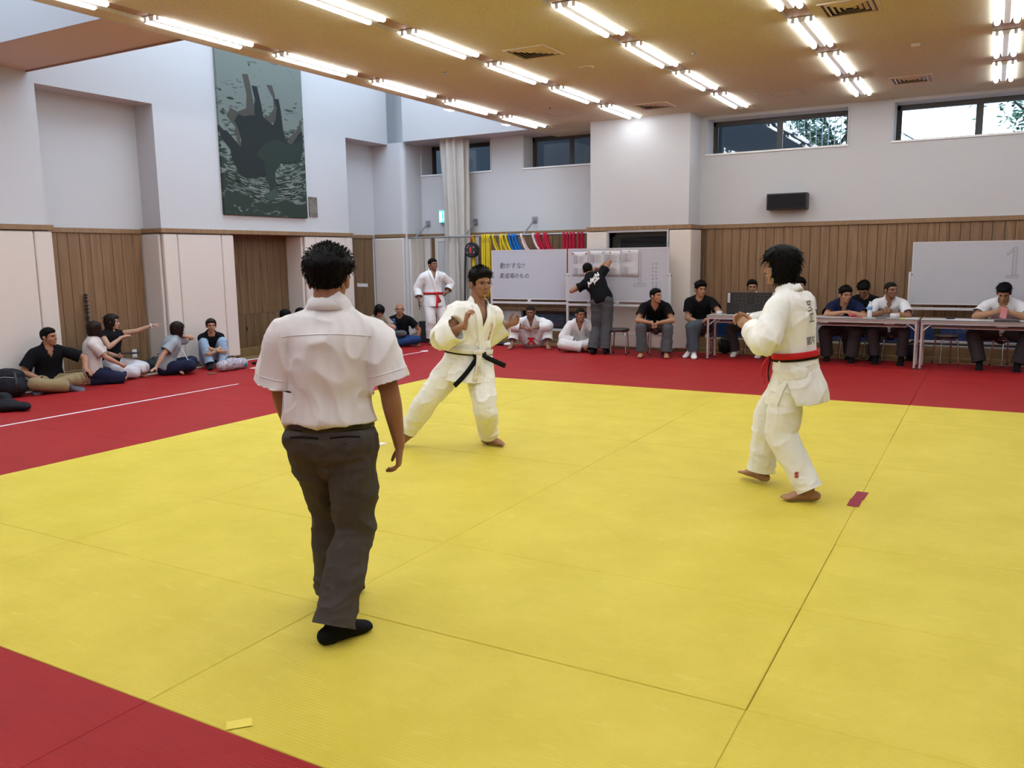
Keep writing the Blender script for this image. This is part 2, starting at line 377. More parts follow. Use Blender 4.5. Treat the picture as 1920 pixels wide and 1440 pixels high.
for k, (a, c) in enumerate(RW): sash_window(k + 3, a, c, 3.33, 3.90, YR + .37, yf=YR)
wp = sash_window(6, PW[0], PW[1], 1.0, 2.045, YP + .12, panes=1, sill=False)
dk = MB(); dk.box((PW[0] - .1, YP + .50, .9), (PW[1] + .1, YP + .52, 2.15)); dk.build('room_shade_panel', M_BLACK, wp)  # flat black sheet stands in for the darkness of the room behind the pane
fr_ = MB(); fr_.box((PW[0] - .035, YP - .045, 1.0), (PW[0], YP + .13, 2.07)); fr_.box((PW[1], YP - .045, 1.0), (PW[1] + .035, YP + .13, 2.07)); fr_.box((PW[0], YP - .045, 2.04), (PW[1], YP + .13, 2.07)); fr_.build('window_frame', M_ALU, wp)
sash_window(7, -1.5, .40, LZ0 + .03, LZ1, YL + .1, panes=2, sill=False)
for k, (a, c) in enumerate(((2.42, 4.2), (4.4, 7.6), (7.8, 11.5))): sash_window(8 + k, a, c, LZ0, LZ1, YR + .06, panes=2 if k == 0 else 4, glass=M_GLASSB, sill=False, fw=.03)

# ---- remaining shell
w = MB(); w.box((XR, YN, -.05), (XR + .2, 13.4, ZT)); wall_right = w.build('wall_right', M_WALL); tag(wall_right, kind='structure')
planks(wall_right, 'y', -5, 12.5, 60, XR - .02, .0, RAIL0, M_WOOD)
w = MB(); w.box((-5.0, YN - .2, -.05), (XR + .2, YN, ZT)); wall_front = w.build('wall_front', M_WALL); tag(wall_front, kind='structure')

# ---- ceiling: acoustic board between recessed light tracks, light well along the left wall
ROWX = [-.49, 1.295, 3.08, 4.87, 6.66, 8.45]
XE = -.86
ce = MB(); x = XE
for rx in ROWX:
    ce.box((x, YN, CZ), (rx - .13, 13.3, CZ + .22)); x = rx + .13
ce.box((x, YN, CZ), (XR, 13.3, CZ + .22))
ce.box((-4.25, YN, 4.09), (XE, -.6, 4.3)); 
ceiling = ce.build('ceiling', M_CEIL); tag(ceiling, kind='structure')
fa = MB(); fa.box((XE - .02, YN, CZ + .0), (XE, 12.3, ZT - .02)); fo = fa.build('light_well_side', M_WALL, ceiling)
so = MB(); so.box((-4.25, 3.86, 4.09), (XE - .02, 4.83, 4.30)); so.box((-4.24, 3.85, 4.30), (XE - .02, 3.95, ZT)); so.box((-4.24, 4.74, 4.30), (XE - .02, 4.84, ZT)); sof = so.build('bridge_soffit', M_SOFFIT, ceiling)
b = MB(); b.box((-4.25, 3.835, 4.07), (XE - .02, 3.86, 4.13)); b.box((-4.24, 3.84, 4.131), (XE - .02, 3.849, ZT)); b.build('soffit_edge', M_WALL, sof)
b = MB(); b.box((-4.25, 4.83, 4.07), (XE - .02, 4.85, 4.10)); b.build('soffit_edge', M_TRACK, sof)
for rx in ROWX:
    t = MB(); t.box((rx - .13, YN, CZ + .035), (rx + .13, 13.3, CZ + .2)); t.build('light_track', M_TRACK, ceiling)
    t = MB(); t.box((rx - .13, 12.18, CZ), (rx + .13, 13.3, CZ + .05)); t.build('track_end', M_CEIL, ceiling)
rf = MB(); rf.box((XE - .02, YN - .2, ZT), (XR + .2, 13.4, ZT + .1)); rf.box((-5.0, YN - .2, ZT), (XE, .0, ZT + .1)); rf.box((-5.0, 12.4, ZT), (XE, 13.4, ZT + .1)); rf.box((-5.0, 3.7, ZT), (XE, 4.9, ZT + .1))
ro = rf.build('roof', M_WALL); tag(ro, kind='structure')

# ---- fluorescent fixtures
def make_fixture():
    root = empty('ceiling_light', (0, 0, 0))
    h = MB(); h.prism([(-.045, .034), (.045, .034), (.028, -.012), (-.028, -.012)], -.60, .60, plane='xz'); h.build('housing', M_WHITE, root)
    for s in (-1, 1):
        r = MB(); r.prism([(s * .045, .034), (s * .128, .034), (s * .128, .028), (s * .045, .028)][:: s], -.60, .60, plane='xz'); r.build('reflector', M_WHITE, root)
        t = MB(); t.tube([(s * .088, -.585, .0), (s * .088, .585, .0)], .029, n=12); t.build('tube', M_TUBE, root)
        for e in (-1, 1):
            c = MB(); c.box((s * .088 - .018, e * .592 - .012, -.02), (s * .088 + .018, e * .592 + .012, .034), bev=.004); c.build('socket', M_WHITE, root)
    return root
YFX = [11.28, 9.57, 7.86, 6.13, 4.41, 2.69, .97, -.75, -2.47]
proto = make_fixture(); first = True
rown = ['row beside the light well', 'second row from the light well', 'third row from the light well', 'fourth row from the light well', 'fifth row from the light well', 'sixth row from the light well', 'row nearest the right wall']
ordn = ['first from the back wall', 'second from the back wall', 'third from the back wall', 'fourth from the back wall', 'fifth from the back wall', 'sixth from the back wall', 'seventh from the back wall', 'eighth from the back wall', 'last before the near wall']
for i, rx in enumerate(ROWX):
    for j, yy in enumerate(YFX):
        o = proto if first else copy_tree(proto); first = False
        o.location = (rx, yy, CZ - .005)
        tag(o, 'twin tube ceiling light, %s, %s' % (rown[i], ordn[j]), 'ceiling light', 'fluorescent ceiling lights')

# ---- air vents, hatches, detectors
def vent(x, y, lab, s=.26):
    r = empty('ceiling_vent', (x, y, CZ), 0, lab, 'air vent', 'square ceiling vents')
    f = MB()
    for k, (a, c) in enumerate(((s, s - .03),)):
        f.box((-a, -a, -.012), (a, -c, .002)); f.box((-a, c, -.012), (a, a, .002)); f.box((-a, -c, -.012), (-c, c, .002)); f.box((c, -c, -.012), (a, c, .002))
    f.build('frame', M_SOFFIT, r)
    d = MB(); d.box((-s + .03, -s + .03, -.002), (s - .03, s - .03, -.0005)); d.build('backing', M_BLACK, r)
    for k in range(4):
        a = s - .05 - k * .05
        g = MB()
        for q in range(4):
            P = [(-a, -a), (a, -a), (a - .028, -a + .028), (-a + .028, -a + .028)]
            c_, s_ = [(1, 0), (0, 1), (-1, 0), (0, -1)][q]; Z = [-.004, -.004, -.016, -.016]
            g.add([(p[0] * c_ - p[1] * s_, p[0] * s_ + p[1] * c_, z) for p, z in zip(P, Z)] + [(p[0] * c_ - p[1] * s_, p[0] * s_ + p[1] * c_, z + .003) for p, z in zip(P, Z)], [(0, 1, 2, 3), (7, 6, 5, 4), (0, 4, 5, 1), (1, 5, 6, 2), (2, 6, 7, 3), (3, 7, 4, 0)])
        g.build('louvre', M_SOFFIT, r)
vent(1.98, 6.98, 'square louvred ceiling vent nearest the green hanging'); vent(1.95, 11.05, 'louvred ceiling vent in front of the white pillar')
vent(5.58, 11.1, 'louvred ceiling vent near the bright right window'); vent(5.35, 7.05, 'large louvred ceiling vent at the top edge of the photo')
def hatch(x, y, lab):
    r = empty('ceiling_hatch', (x, y, CZ), 0, lab, 'hatch', 'ceiling access hatches')
    a, c = .225, .215; f = MB(); f.box((-a, -a, -.004), (a, -c, 0)); f.box((-a, c, -.004), (a, a, 0)); f.box((-a, -c, -.004), (-c, c, 0)); f.box((c, -c, -.004), (a, c, 0)); f.build('hatch_frame', M_STEEL, r)
    p = MB(); p.box((-c + .004, -c + .004, -.003), (c - .004, c - .004, 0)); p.build('hatch_panel', M_CEIL, r)
hatch(.42, 10.9, 'square access hatch in ceiling above the hanging belts'); hatch(3.93, 11.15, 'square access hatch in ceiling above the left bright window')
def dome(x, y, r, lab, name='smoke_detector', cat='detector', mt=None, dz=.035):
    b = MB(); b.lathe([(r, 0), (r, -dz * .5), (r * .8, -dz * .9), (r * .3, -dz)][::-1], n=16); tag(b.build(name, mt or M_SOFFIT, None, (x, y, CZ)), lab, cat, None)
dome(2.17, 8.02, .09, 'flat round speaker cover on ceiling behind the nearest vent', 'ceiling_speaker', 'speaker', M_CEIL, .012)
dome(5.78, 8.98, .05, 'small round sensor on ceiling beside the fourth light row')
for k, (x, y, l) in enumerate(((3.53, 7.99, 'tiny dark sprinkler head between second and third light rows'), (.55, 7.3, 'tiny sprinkler head near the light well row'), (.5, 10.3, 'tiny sprinkler head near the ceiling hatch over the belts'), (3.55, 10.9, 'tiny sprinkler head in front of the right windows'))):
    dome(x, y, .018, l, 'sprinkler_head', 'sprinkler', M_STEEL, .03)
def spot(y, lab):
    r = empty('spotlight', (XE - .02, y, CZ + .02), 0, lab, 'spotlight', 'small lamps on the light well edge')
    b = MB(); b.box((-.09, -.10, -.02), (-.001, .10, .03), bev=.01); b.build('lamp_body', M_WHITE, r)
    b = MB(); b.box((-.085, -.09, -.026), (-.01, .09, -.0205)); b.build('lamp_lens', mat('spot_lens', (1, 1, 1), .3, emit=(1, .97, 1), estr=8.0), r)
spot(9.6, 'small white lamp clipped to the light well edge near the curtain'); spot(11.4, 'small white lamp clipped to the light well edge above the belts')

# ---- outside: retaining wall, sloping parapet with railing, tree
M_CONC = mat('outside_concrete', (.022, .028, .036), .9, var=.3, scale=3)  # shade under the eave, which is not built, is put into this near-black colour
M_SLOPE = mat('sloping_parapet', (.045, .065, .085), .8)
b = MB(); b.box((-6, 15.2, -1), (2.3, 15.5, 9)); o = b.build('outside_wall', M_CONC); tag(o, 'concrete wall coloured dark for eave shade, seen through the left high windows', 'wall')
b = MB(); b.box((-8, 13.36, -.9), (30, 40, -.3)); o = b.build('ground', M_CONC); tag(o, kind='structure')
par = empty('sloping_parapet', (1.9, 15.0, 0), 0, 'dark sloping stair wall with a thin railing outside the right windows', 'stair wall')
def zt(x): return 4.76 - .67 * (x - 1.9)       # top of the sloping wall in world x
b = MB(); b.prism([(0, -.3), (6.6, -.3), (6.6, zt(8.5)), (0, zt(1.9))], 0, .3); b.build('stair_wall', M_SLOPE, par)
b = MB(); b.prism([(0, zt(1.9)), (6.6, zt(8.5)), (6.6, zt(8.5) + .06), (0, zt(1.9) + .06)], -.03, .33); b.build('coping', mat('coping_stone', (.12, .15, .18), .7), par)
for k in range(60):
    x = .1 + k * .11
    if x > 6.5: break
    b = MB(); b.tube([(x, .15, zt(x + 1.9) + .05), (x, .15, zt(x + 1.9) + 1.15)], .008, n=5); b.build('baluster', M_STEEL, par)
b = MB(); b.tube([(0, .15, zt(1.9) + 1.16), (6.5, .15, zt(8.4) + 1.16)], .016, n=6); b.build('handrail', M_STEEL, par)
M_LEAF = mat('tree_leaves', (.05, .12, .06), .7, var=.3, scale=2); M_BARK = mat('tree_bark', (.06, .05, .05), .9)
def tree(x, y, h, crown, nleaf, lab, seed):
    rg = random.Random(seed); r = empty('tree', (x, y, -.3), 0, lab, 'tree', 'trees outside the windows')
    tr = MB(); tr.tube([(0, 0, 0), (.05, .02, h * .4), (-.05, 0, h * .7)], [.13, .10, .05], n=8); tips = []
    for k in range(14):
        a = rg.uniform(0, 6.28); z0 = h * rg.uniform(.3, .68); L = crown * rg.uniform(.5, 1); p = Vector((0, 0, z0)); e = p + Vector((math.cos(a) * L, math.sin(a) * L, L * rg.uniform(.3, .9)))
        tr.tube([p, (p + e) / 2 + Vector((0, 0, .15)), e], [.045, .03, .012], n=5); tips += [(p + e) / 2, e]
    tr.build('trunk', M_BARK, r)
    V = []; Fs = []
    for k in range(nleaf):
        t = rg.choice(tips); c = t + Vector((rg.gauss(0, .3), rg.gauss(0, .3), rg.gauss(0, .22))) * crown * .55
        u = Vector((rg.uniform(-1, 1), rg.uniform(-1, 1), rg.uniform(-.5, .5))).normalized(); v = u.orthogonal().normalized(); s = rg.uniform(.05, .09)
        n = len(V); V += [c - u * s, c + v * s * .5, c + u * s, c - v * s * .5]; Fs.append((n, n + 1, n + 2, n + 3))
    o = link_mesh('foliage', np_mesh('foliage', V, Fs, M_LEAF), r); tag(o, kind='stuff')
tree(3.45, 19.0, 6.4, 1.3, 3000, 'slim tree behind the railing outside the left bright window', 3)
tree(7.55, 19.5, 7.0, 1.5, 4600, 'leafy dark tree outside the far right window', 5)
# ================================================================== PEOPLE: builder
SC.cycles.max_bounces = 7; SC.cycles.diffuse_bounces = 4; SC.cycles.glossy_bounces = 3; SC.cycles.transmission_bounces = 4; SC.cycles.transparent_max_bounces = 6
def V3(p): return np.asarray(p, float)
def nrm(v): v = V3(v); l = np.linalg.norm(v); return v / l if l > 1e-9 else v
_T = np.random.default_rng(3).random((32, 32, 32))
def vnoise(P):
    i = np.floor(P).astype(int); f = P - i; f = f * f * (3 - 2 * f); r = 0
    for a in (0, 1):
        for b in (0, 1):
            for c in (0, 1):
                w_ = (f[:, 0] if a else 1 - f[:, 0]) * (f[:, 1] if b else 1 - f[:, 1]) * (f[:, 2] if c else 1 - f[:, 2])
                r = r + w_ * _T[(i[:, 0] + a) % 32, (i[:, 1] + b) % 32, (i[:, 2] + c) % 32]
    return r
def fbm(P, o=3):
    r = 0; a = .5; s = 1
    for k in range(o): r = r + a * vnoise(P * s + 7.3 * k); a *= .5; s *= 2.03
    return r
def catmull(P, m):
    P = np.asarray(P, float); k = len(P)
    if k == 2:
        t = np.linspace(0, 1, m)[:, None]; return P[0] * (1 - t) + P[1] * t
    E_ = np.vstack([2 * P[0] - P[1], P, 2 * P[-1] - P[-2]]); out = []
    for q in np.linspace(0, k - 1, m):
        i = min(int(q), k - 2); t = q - i; p0, p1, p2, p3 = E_[i:i + 4]
        out.append(.5 * (2 * p1 + (p2 - p0) * t + (2 * p0 - 5 * p1 + 4 * p2 - p3) * t * t + (3 * p1 - p0 - 3 * p2 + p3) * t ** 3))
    return np.array(out)
def loft(P, A, B=None, side=(1, 0, 0), n=14, m=None, round0=True, round1=True):
    """closed tube through P with elliptic sections (A across 'side', B the other way)"""
    B = A if B is None else B; k = len(P); m = m or max(2, 4 * (k - 1) + 1)
    X = catmull(np.column_stack([np.asarray(P, float), A, B]), m); C = X[:, :3]; A = np.maximum(X[:, 3], .002); B = np.maximum(X[:, 4], .002)
    S = np.asarray(side, float)
    S = np.repeat(S[None], m, 0) if S.ndim == 1 else catmull(S, m)
    T = np.gradient(C, axis=0); T /= np.linalg.norm(T, axis=1)[:, None] + 1e-12
    S = S - T * (S * T).sum(1)[:, None]
    bad = np.linalg.norm(S, axis=1) < 1e-3
    S[bad] = np.cross(T[bad], (0.3, .5, .8))
    S /= np.linalg.norm(S, axis=1)[:, None]; N = np.cross(T, S)
    rings = []
    def ring(c, a, b, s, q): 
        w_ = np.linspace(0, 2 * np.pi, n, endpoint=False); return c + np.outer(np.cos(w_), s) * a + np.outer(np.sin(w_), q) * b
    if round0:
        for f in (.96, .8, .5): r_ = min(A[0], B[0]) * f; d = math.sqrt(1 - f * f); rings.insert(0, None); 
        rings = [ring(C[0] - T[0] * min(A[0], B[0]) * math.sin(t), A[0] * math.cos(t), B[0] * math.cos(t), S[0], N[0]) for t in (1.35, 1.0, .55)]
    rings += [ring(C[i], A[i], B[i], S[i], N[i]) for i in range(m)]
    if round1: rings += [ring(C[-1] + T[-1] * min(A[-1], B[-1]) * math.sin(t), A[-1] * math.cos(t), B[-1] * math.cos(t), S[-1], N[-1]) for t in (.55, 1.0, 1.35)]
    V = np.vstack(rings); q = len(rings); Fs = []
    for i in range(q - 1):
        for j in range(n):
            r = (j + 1) % n; Fs.append((i * n + j, i * n + r, (i + 1) * n + r, (i + 1) * n + j))
    V = np.vstack([V, rings[0].mean(0), rings[-1].mean(0)]); e0, e1 = q * n, q * n + 1
    for j in range(n):
        r = (j + 1) % n; Fs.append((e0, r, j)); Fs.append((e1, (q - 1) * n + j, (q - 1) * n + r))
    return V, Fs
_sph = {}
def ball(c, r, R=None, n=14):
    """ellipsoid; R = 3x3 columns axes"""
    if n not in _sph:
        V = []; Fs = []; h = n // 2
        for i in range(1, h):
            t = math.pi * i / h
            for j in range(n): w_ = 2 * math.pi * j / n; V.append((math.sin(t) * math.cos(w_), math.sin(t) * math.sin(w_), math.cos(t)))
        for i in range(h - 2):
            for j in range(n): q = (j + 1) % n; Fs.append((i * n + j, (i + 1) * n + j, (i + 1) * n + q, i * n + q))
        V += [(0, 0, 1), (0, 0, -1)]; a = (h - 1) * n
        for j in range(n): q = (j + 1) % n; Fs.append((a, j, q)); Fs.append((a + 1, (h - 2) * n + q, (h - 2) * n + j))
        _sph[n] = (np.array(V), Fs)
    V, Fs = _sph[n]; V = V * np.asarray([r] * 3 if np.isscalar(r) else r)
    if R is not None: V = V @ np.asarray(R).T
    return V + V3(c), Fs
def merge(parts):
    V = []; Fs = []; k = 0
    for (v, f) in parts: V.append(np.asarray(v, float)); Fs += [tuple(i + k for i in q) for q in f]; k += len(v)
    return np.vstack(V), Fs
def laplace(V, Q, it, lam=.5):
    E_ = np.vstack([Q[:, [0, 1]], Q[:, [1, 2]], Q[:, [2, 3]], Q[:, [3, 0]]]); a = np.concatenate([E_[:, 0], E_[:, 1]]); b = np.concatenate([E_[:, 1], E_[:, 0]])
    n = len(V); d = np.maximum(np.bincount(a, minlength=n), 1)
    for _ in range(it):
        S = np.stack([np.bincount(a, weights=V[b, k], minlength=n) for k in range(3)], 1) / d[:, None]; V = V + lam * (S - V)
    return V
def remesh(parts, vox, it=3, lam=.5):
    V, Fs = merge(parts); me = bpy.data.meshes.new('tmp'); me.from_pydata(V.tolist(), [], Fs); me.update()
    o = bpy.data.objects.new('tmp', me); COL.objects.link(o); md = o.modifiers.new('r', 'REMESH'); md.mode = 'VOXEL'; md.voxel_size = vox; md.adaptivity = 0
    dg = bpy.context.evaluated_depsgraph_get(); ev = o.evaluated_get(dg); m2 = ev.to_mesh()
    n = len(m2.vertices); co = np.empty(n * 3, np.float32); m2.vertices.foreach_get('co', co); li = np.empty(len(m2.loops), np.int32); m2.loops.foreach_get('vertex_index', li)
    ev.to_mesh_clear(); bpy.data.objects.remove(o); bpy.data.meshes.remove(me)
    Q = li.reshape(-1, 4); V = co.reshape(-1, 3).astype(float)
    return laplace(V, Q, it, lam), Q
def normals(V, Q):
    N = np.cross(V[Q[:, 2]] - V[Q[:, 0]], V[Q[:, 3]] - V[Q[:, 1]]); O = np.zeros_like(V)
    for k in range(4):
        for c in range(3): O[:, c] += np.bincount(Q[:, k], weights=N[:, c], minlength=len(V))
    return O / (np.linalg.norm(O, axis=1)[:, None] + 1e-12)
def quad_mesh(name, V, Q, mats, smooth=True, midx=None):
    me = bpy.data.meshes.new(name); me.vertices.add(len(V)); me.vertices.foreach_set('co', np.asarray(V, np.float32).ravel())
    me.loops.add(Q.size); me.loops.foreach_set('vertex_index', Q.astype(np.int32).ravel())
    me.polygons.add(len(Q)); me.polygons.foreach_set('loop_start', np.arange(len(Q), dtype=np.int32) * 4); me.polygons.foreach_set('loop_total', np.full(len(Q), 4, np.int32))
    for m in (mats if isinstance(mats, list) else [mats]): me.materials.append(m)
    if midx is not None: me.polygons.foreach_set('material_index', np.asarray(midx, np.int32))
    me.polygons.foreach_set('use_smooth', np.full(len(Q), smooth)); me.update(); me.validate(); return me
def compact(V, Q):
    u = np.unique(Q); mp = np.full(len(V), -1); mp[u] = np.arange(len(u)); return V[u], mp[Q]
def clip_plane(V, Q, p, n, rad, side=None, lim=0.0):
    """cut cloth off cleanly beyond a plane near point p (a hem or cuff)"""
    n = nrm(n); d = (V - p) @ n; out = (d > 0) & (np.linalg.norm(V - p, axis=1) < rad)
    if side is not None: out &= (V - p) @ nrm(side) > -lim          # leaves the body of the garment alone
    keep = ~out[Q].all(1)
    V = V.copy(); V[out] -= np.outer(d[out], n); return compact(V, Q[keep])
def bvh_of(V, Q): return BVHTree.FromPolygons(V.tolist(), Q.tolist())
def ik(a, t, l1, l2, pole):
    a = V3(a); t = V3(t); d = t - a; L = np.linalg.norm(d); mx = (l1 + l2) * .995
    if L > mx: t = a + d / L * mx; d = t - a; L = mx
    u = d / L; p = V3(pole); p = nrm(p - u * p.dot(u)); c = (l1 * l1 + L * L - l2 * l2) / (2 * l1 * L); c = max(-1, min(1, c))
    return a + u * l1 * c + p * l1 * math.sqrt(max(0, 1 - c * c)), t

# ---- materials
def skin_mat(name, c): return mat(name, c, .55, var=.10, scale=14, bump=.10, bscale=260, dist=.002, spec=.35)
SKIN = {'tan': skin_mat('skin_tan', (.33, .155, .085)), 'mid': skin_mat('skin_medium', (.39, .20, .115)), 'fair': skin_mat('skin_fair', (.45, .25, .165)), 'brown': skin_mat('skin_brown', (.24, .112, .062))}
M_HAIR = mat('black_hair', (.0035, .003, .003), .6, spec=.10); M_HAIRB = mat('dark_brown_hair', (.016, .008, .0055), .55, spec=.15); M_BUZZ = mat('cropped_hair', (.016, .013, .011), .85, var=.3, scale=90, spec=.1)
M_BROW = mat('eyebrow', (.02, .014, .012), .8); M_EYEW = mat('eye_white', (.26, .21, .19), .4, spec=.2); M_IRIS = mat('iris', (.012, .008, .006), .2)
LIPS = mat('lips', (.28, .085, .07), .5)
def cloth(name, c, rough=.85, bump=.35, bs=900, var=.05, sheen=0.0): return mat(name, c, rough, var=var, scale=5, bump=bump, bscale=bs, dist=.0015, spec=.12, sheen=sheen)

# ---- skeleton
def skeleton(S):
    s = S.get('H', 1.72) / 1.72; K = dict(s=s); f = bool(S.get('female'))
    P = V3(S.get('pelvis', (0, 0, .93 * s))); pf = nrm(S.get('pfwd', (0, 1, 0))); 
    if 'neck' in S: N = V3(S['neck'])
    else:
        l, t = math.radians(S.get('lean', 0)), math.radians(S.get('tilt', 0)); d = nrm((math.tan(t), math.tan(l) if abs(l) < 1.5 else 5, 1)) if l >= 0 else nrm((math.tan(t), math.tan(l), 1))
        N = P + d * .50 * s
    ax = nrm(N - P); cf = nrm(S.get('cfwd', pf)); cf = nrm(cf - ax * cf.dot(ax)); cr_ = np.cross(cf, ax)
    pu = nrm(S.get('pup', (0, 0, 1)) + ax); pf = nrm(pf - pu * pf.dot(pu)); pr = np.cross(pf, pu)
    sw = (.155 if f else .178) * s * S.get('wide', 1.0); shc = N - ax * .072 * s + cf * -.005
    K.update(P=P, N=N, ax=ax, cf=cf, cr=cr_, pf=pf, pr=pr, pu=pu, sw=sw, female=f, bulk=S.get('bulk', 1.0))
    K['SR'] = V3(S['shR']) if 'shR' in S else shc + cr_ * sw + V3(S.get('shRo', (0, 0, 0)))
    K['SL'] = V3(S['shL']) if 'shL' in S else shc - cr_ * sw + V3(S.get('shLo', (0, 0, 0)))
    ctrl = P + pu * .27 * s + V3(S.get('slump', (0, 0, 0))); t = np.linspace(0, 1, 9)[:, None]
    K['spine'] = (1 - t) ** 2 * P + 2 * t * (1 - t) * ctrl + t * t * N
    ua, fa, th, sh = .285 * s, .25 * s, .425 * s, .41 * s
    if f: ua, fa = .265 * s, .235 * s
    for q, sg in (('R', 1), ('L', -1)):
        K['H' + q] = V3(S['hip' + q]) if 'hip' + q in S else P + pr * sg * .092 * s - pu * .01
        if 'elb' + q in S: K['E' + q] = V3(S['elb' + q]); K['W' + q] = V3(S['wr' + q])
        else: K['E' + q], K['W' + q] = ik(K['S' + q], S['wr' + q], ua, fa, S.get('ep' + q, cr_ * sg * .6 - cf * .8 + V3((0, 0, -.2))))
        if 'kn' + q in S: K['K' + q] = V3(S['kn' + q]); K['A' + q] = V3(S['an' + q])
        else: K['K' + q], K['A' + q] = ik(K['H' + q], S['an' + q], th, sh, S.get('kp' + q, pf))
        K['hd' + q] = nrm(S['hd' + q]) if 'hd' + q in S else nrm(K['W' + q] - K['E' + q])
        K['pn' + q] = nrm(S.get('pn' + q, -cr_ * sg)); K['pn' + q] = nrm(K['pn' + q] - K['hd' + q] * K['pn' + q].dot(K['hd' + q]))
        K['cu' + q] = S.get('cu' + q, 28)
        K['fd' + q] = nrm(S.get('fd' + q, pf))
        K['fs' + q] = nrm(S.get('fs' + q, (0, 0, 1)))
    hf = nrm(S.get('hdir', cf)); hu = nrm(S.get('hup', (0, 0, 1))); hr = nrm(np.cross(hf, hu)); hu = np.cross(hr, hf)
    hs = s * S.get('hscale', 1.0) * (.95 if f else 1.0)
    K['HM'] = np.stack([hr, hf, hu], 1); K['hs'] = hs
    K['HC'] = V3(S['head']) if 'head' in S else N + nrm(ax * .6 + hu * .4) * .116 * s + hf * .022 * s
    return K

def hand_parts(K, q, fine):
    s = K['s'] * (.92 if K['female'] else 1.0); W_ = K['W' + q]; d = K['hd' + q]; n_ = K['pn' + q]; sd = np.cross(d, n_) * (1 if q == 'R' else -1)   # thumb side
    c = math.radians(K['cu' + q]); parts = []
    parts.append(loft([W_ - d * .03 * s, W_ + d * .012 * s, W_ + d * .05 * s, W_ + d * .088 * s], np.array([.026, .029, .039, .038]) * s, np.array([.021, .019, .0155, .0125]) * s, side=sd, n=12))
    for i, (o_, L, r) in enumerate(((.029, .070, .0088), (.010, .079, .0090), (-.010, .073, .0088), (-.028, .058, .0078))):
        p = W_ + d * (.082 - .004 * abs(i - 1)) * s + sd * o_ * s; pts = [p - d * .012 * s, p]; dirv = d + sd * o_ * 1.8; dirv = nrm(dirv); ang = 0
        for k, fr in enumerate((.45, .32, .23)):
            ang += c * (.75, 1.1, .8)[k] * (1 + .08 * i); v = nrm(dirv * math.cos(ang) + n_ * math.sin(ang)); pts.append(pts[-1] + v * L * fr * s)
        parts.append(loft(pts, np.array([r, r, r * .97, r * .92, r * .78]) * s, n=8, m=10))
    tc = K.get('tc' + q, .5); p = W_ + d * .022 * s + sd * .022 * s + n_ * .004
    v1 = nrm(sd * .75 + d * .65 + n_ * (.25 + .3 * tc)); v2 = nrm(sd * (.45 - .4 * tc) + d * .9 + n_ * (.2 + .5 * tc)); p1 = p + v1 * .036 * s; p2 = p1 + v2 * .030 * s; p3 = p2 + nrm(v2 + d * .4) * .024 * s
    parts.append(loft([p - v1 * .012, p, p1, p2, p3], np.array([.012, .0135, .0112, .0102, .0080]) * s, n=8, m=10))
    return parts

def arm_parts(K, q):
    s = K['s']; b = K['bulk'] * (.86 if K['female'] else 1.0); S_, E_, W_ = K['S' + q], K['E' + q], K['W' + q]
    lo = E_ + (W_ - E_) * .28
    ax = nrm(np.cross(nrm(E_ - S_), nrm(W_ - E_)) + K['cr'] * .01)
    return [loft([S_ - K['ax'] * .014, S_ + (E_ - S_) * .25, S_ + (E_ - S_) * .6, E_], np.array([.048, .054, .049, .041]) * s * b, n=14),
            loft([E_ - (W_ - E_) * .03, lo, E_ + (W_ - E_) * .65, W_ + K['hd' + q] * .005], np.array([.041, .045, .036, .028]) * s * b, np.array([.041, .041, .032, .022]) * s * b, side=np.cross(K['hd' + q], K['pn' + q]), n=14), ball(E_, .041 * s * b)]

def foot_parts(K, q, toes, extra=0.0):
    s = K['s'] * (.92 if K['female'] else 1.0); A = K['A' + q]; fd = K['fd' + q]; up_ = nrm(K['fs' + q] - fd * K['fs' + q].dot(fd)); sd = np.cross(fd, up_); e = extra
    h = .075 * s; p = []
    heel = A - fd * .045 * s - up_ * (h - .034 * s); ball_ = A + fd * .115 * s - up_ * (h - .026 * s); toe = A + fd * (.165 if not toes else .14) * s - up_ * (h - .017 * s)
    p.append(loft([heel, A + fd * .02 * s - up_ * (h - .042 * s), A + fd * .07 * s - up_ * (h - .036 * s), ball_, toe], np.array([.030, .033, .037, .045, .038]) * s + e, np.array([.032, .042, .035, .025, .015]) * s + e, side=sd, n=14))
    p.append(loft([A + up_ * .02, A - up_ * .02 * s + fd * .01, A - up_ * .045 * s - fd * .012 * s], np.array([.036, .036, .034]) * s + e, n=12))
    if toes:
        g = 1 if q == 'R' else -1
        for i, (o_, L, r) in enumerate(((-.028, .056, .0135), (-.009, .052, .0095), (.008, .046, .009), (.023, .038, .0085), (.036, .028, .008))):
            b0 = ball_ + sd * g * o_ * s * 1.0 + fd * .0; p.append(loft([b0, b0 + fd * L * .6 * s - up_ * .004, b0 + fd * L * s - up_ * .010 * s], np.array([r, r, r * .85]) * s, n=8, m=6))
    return p

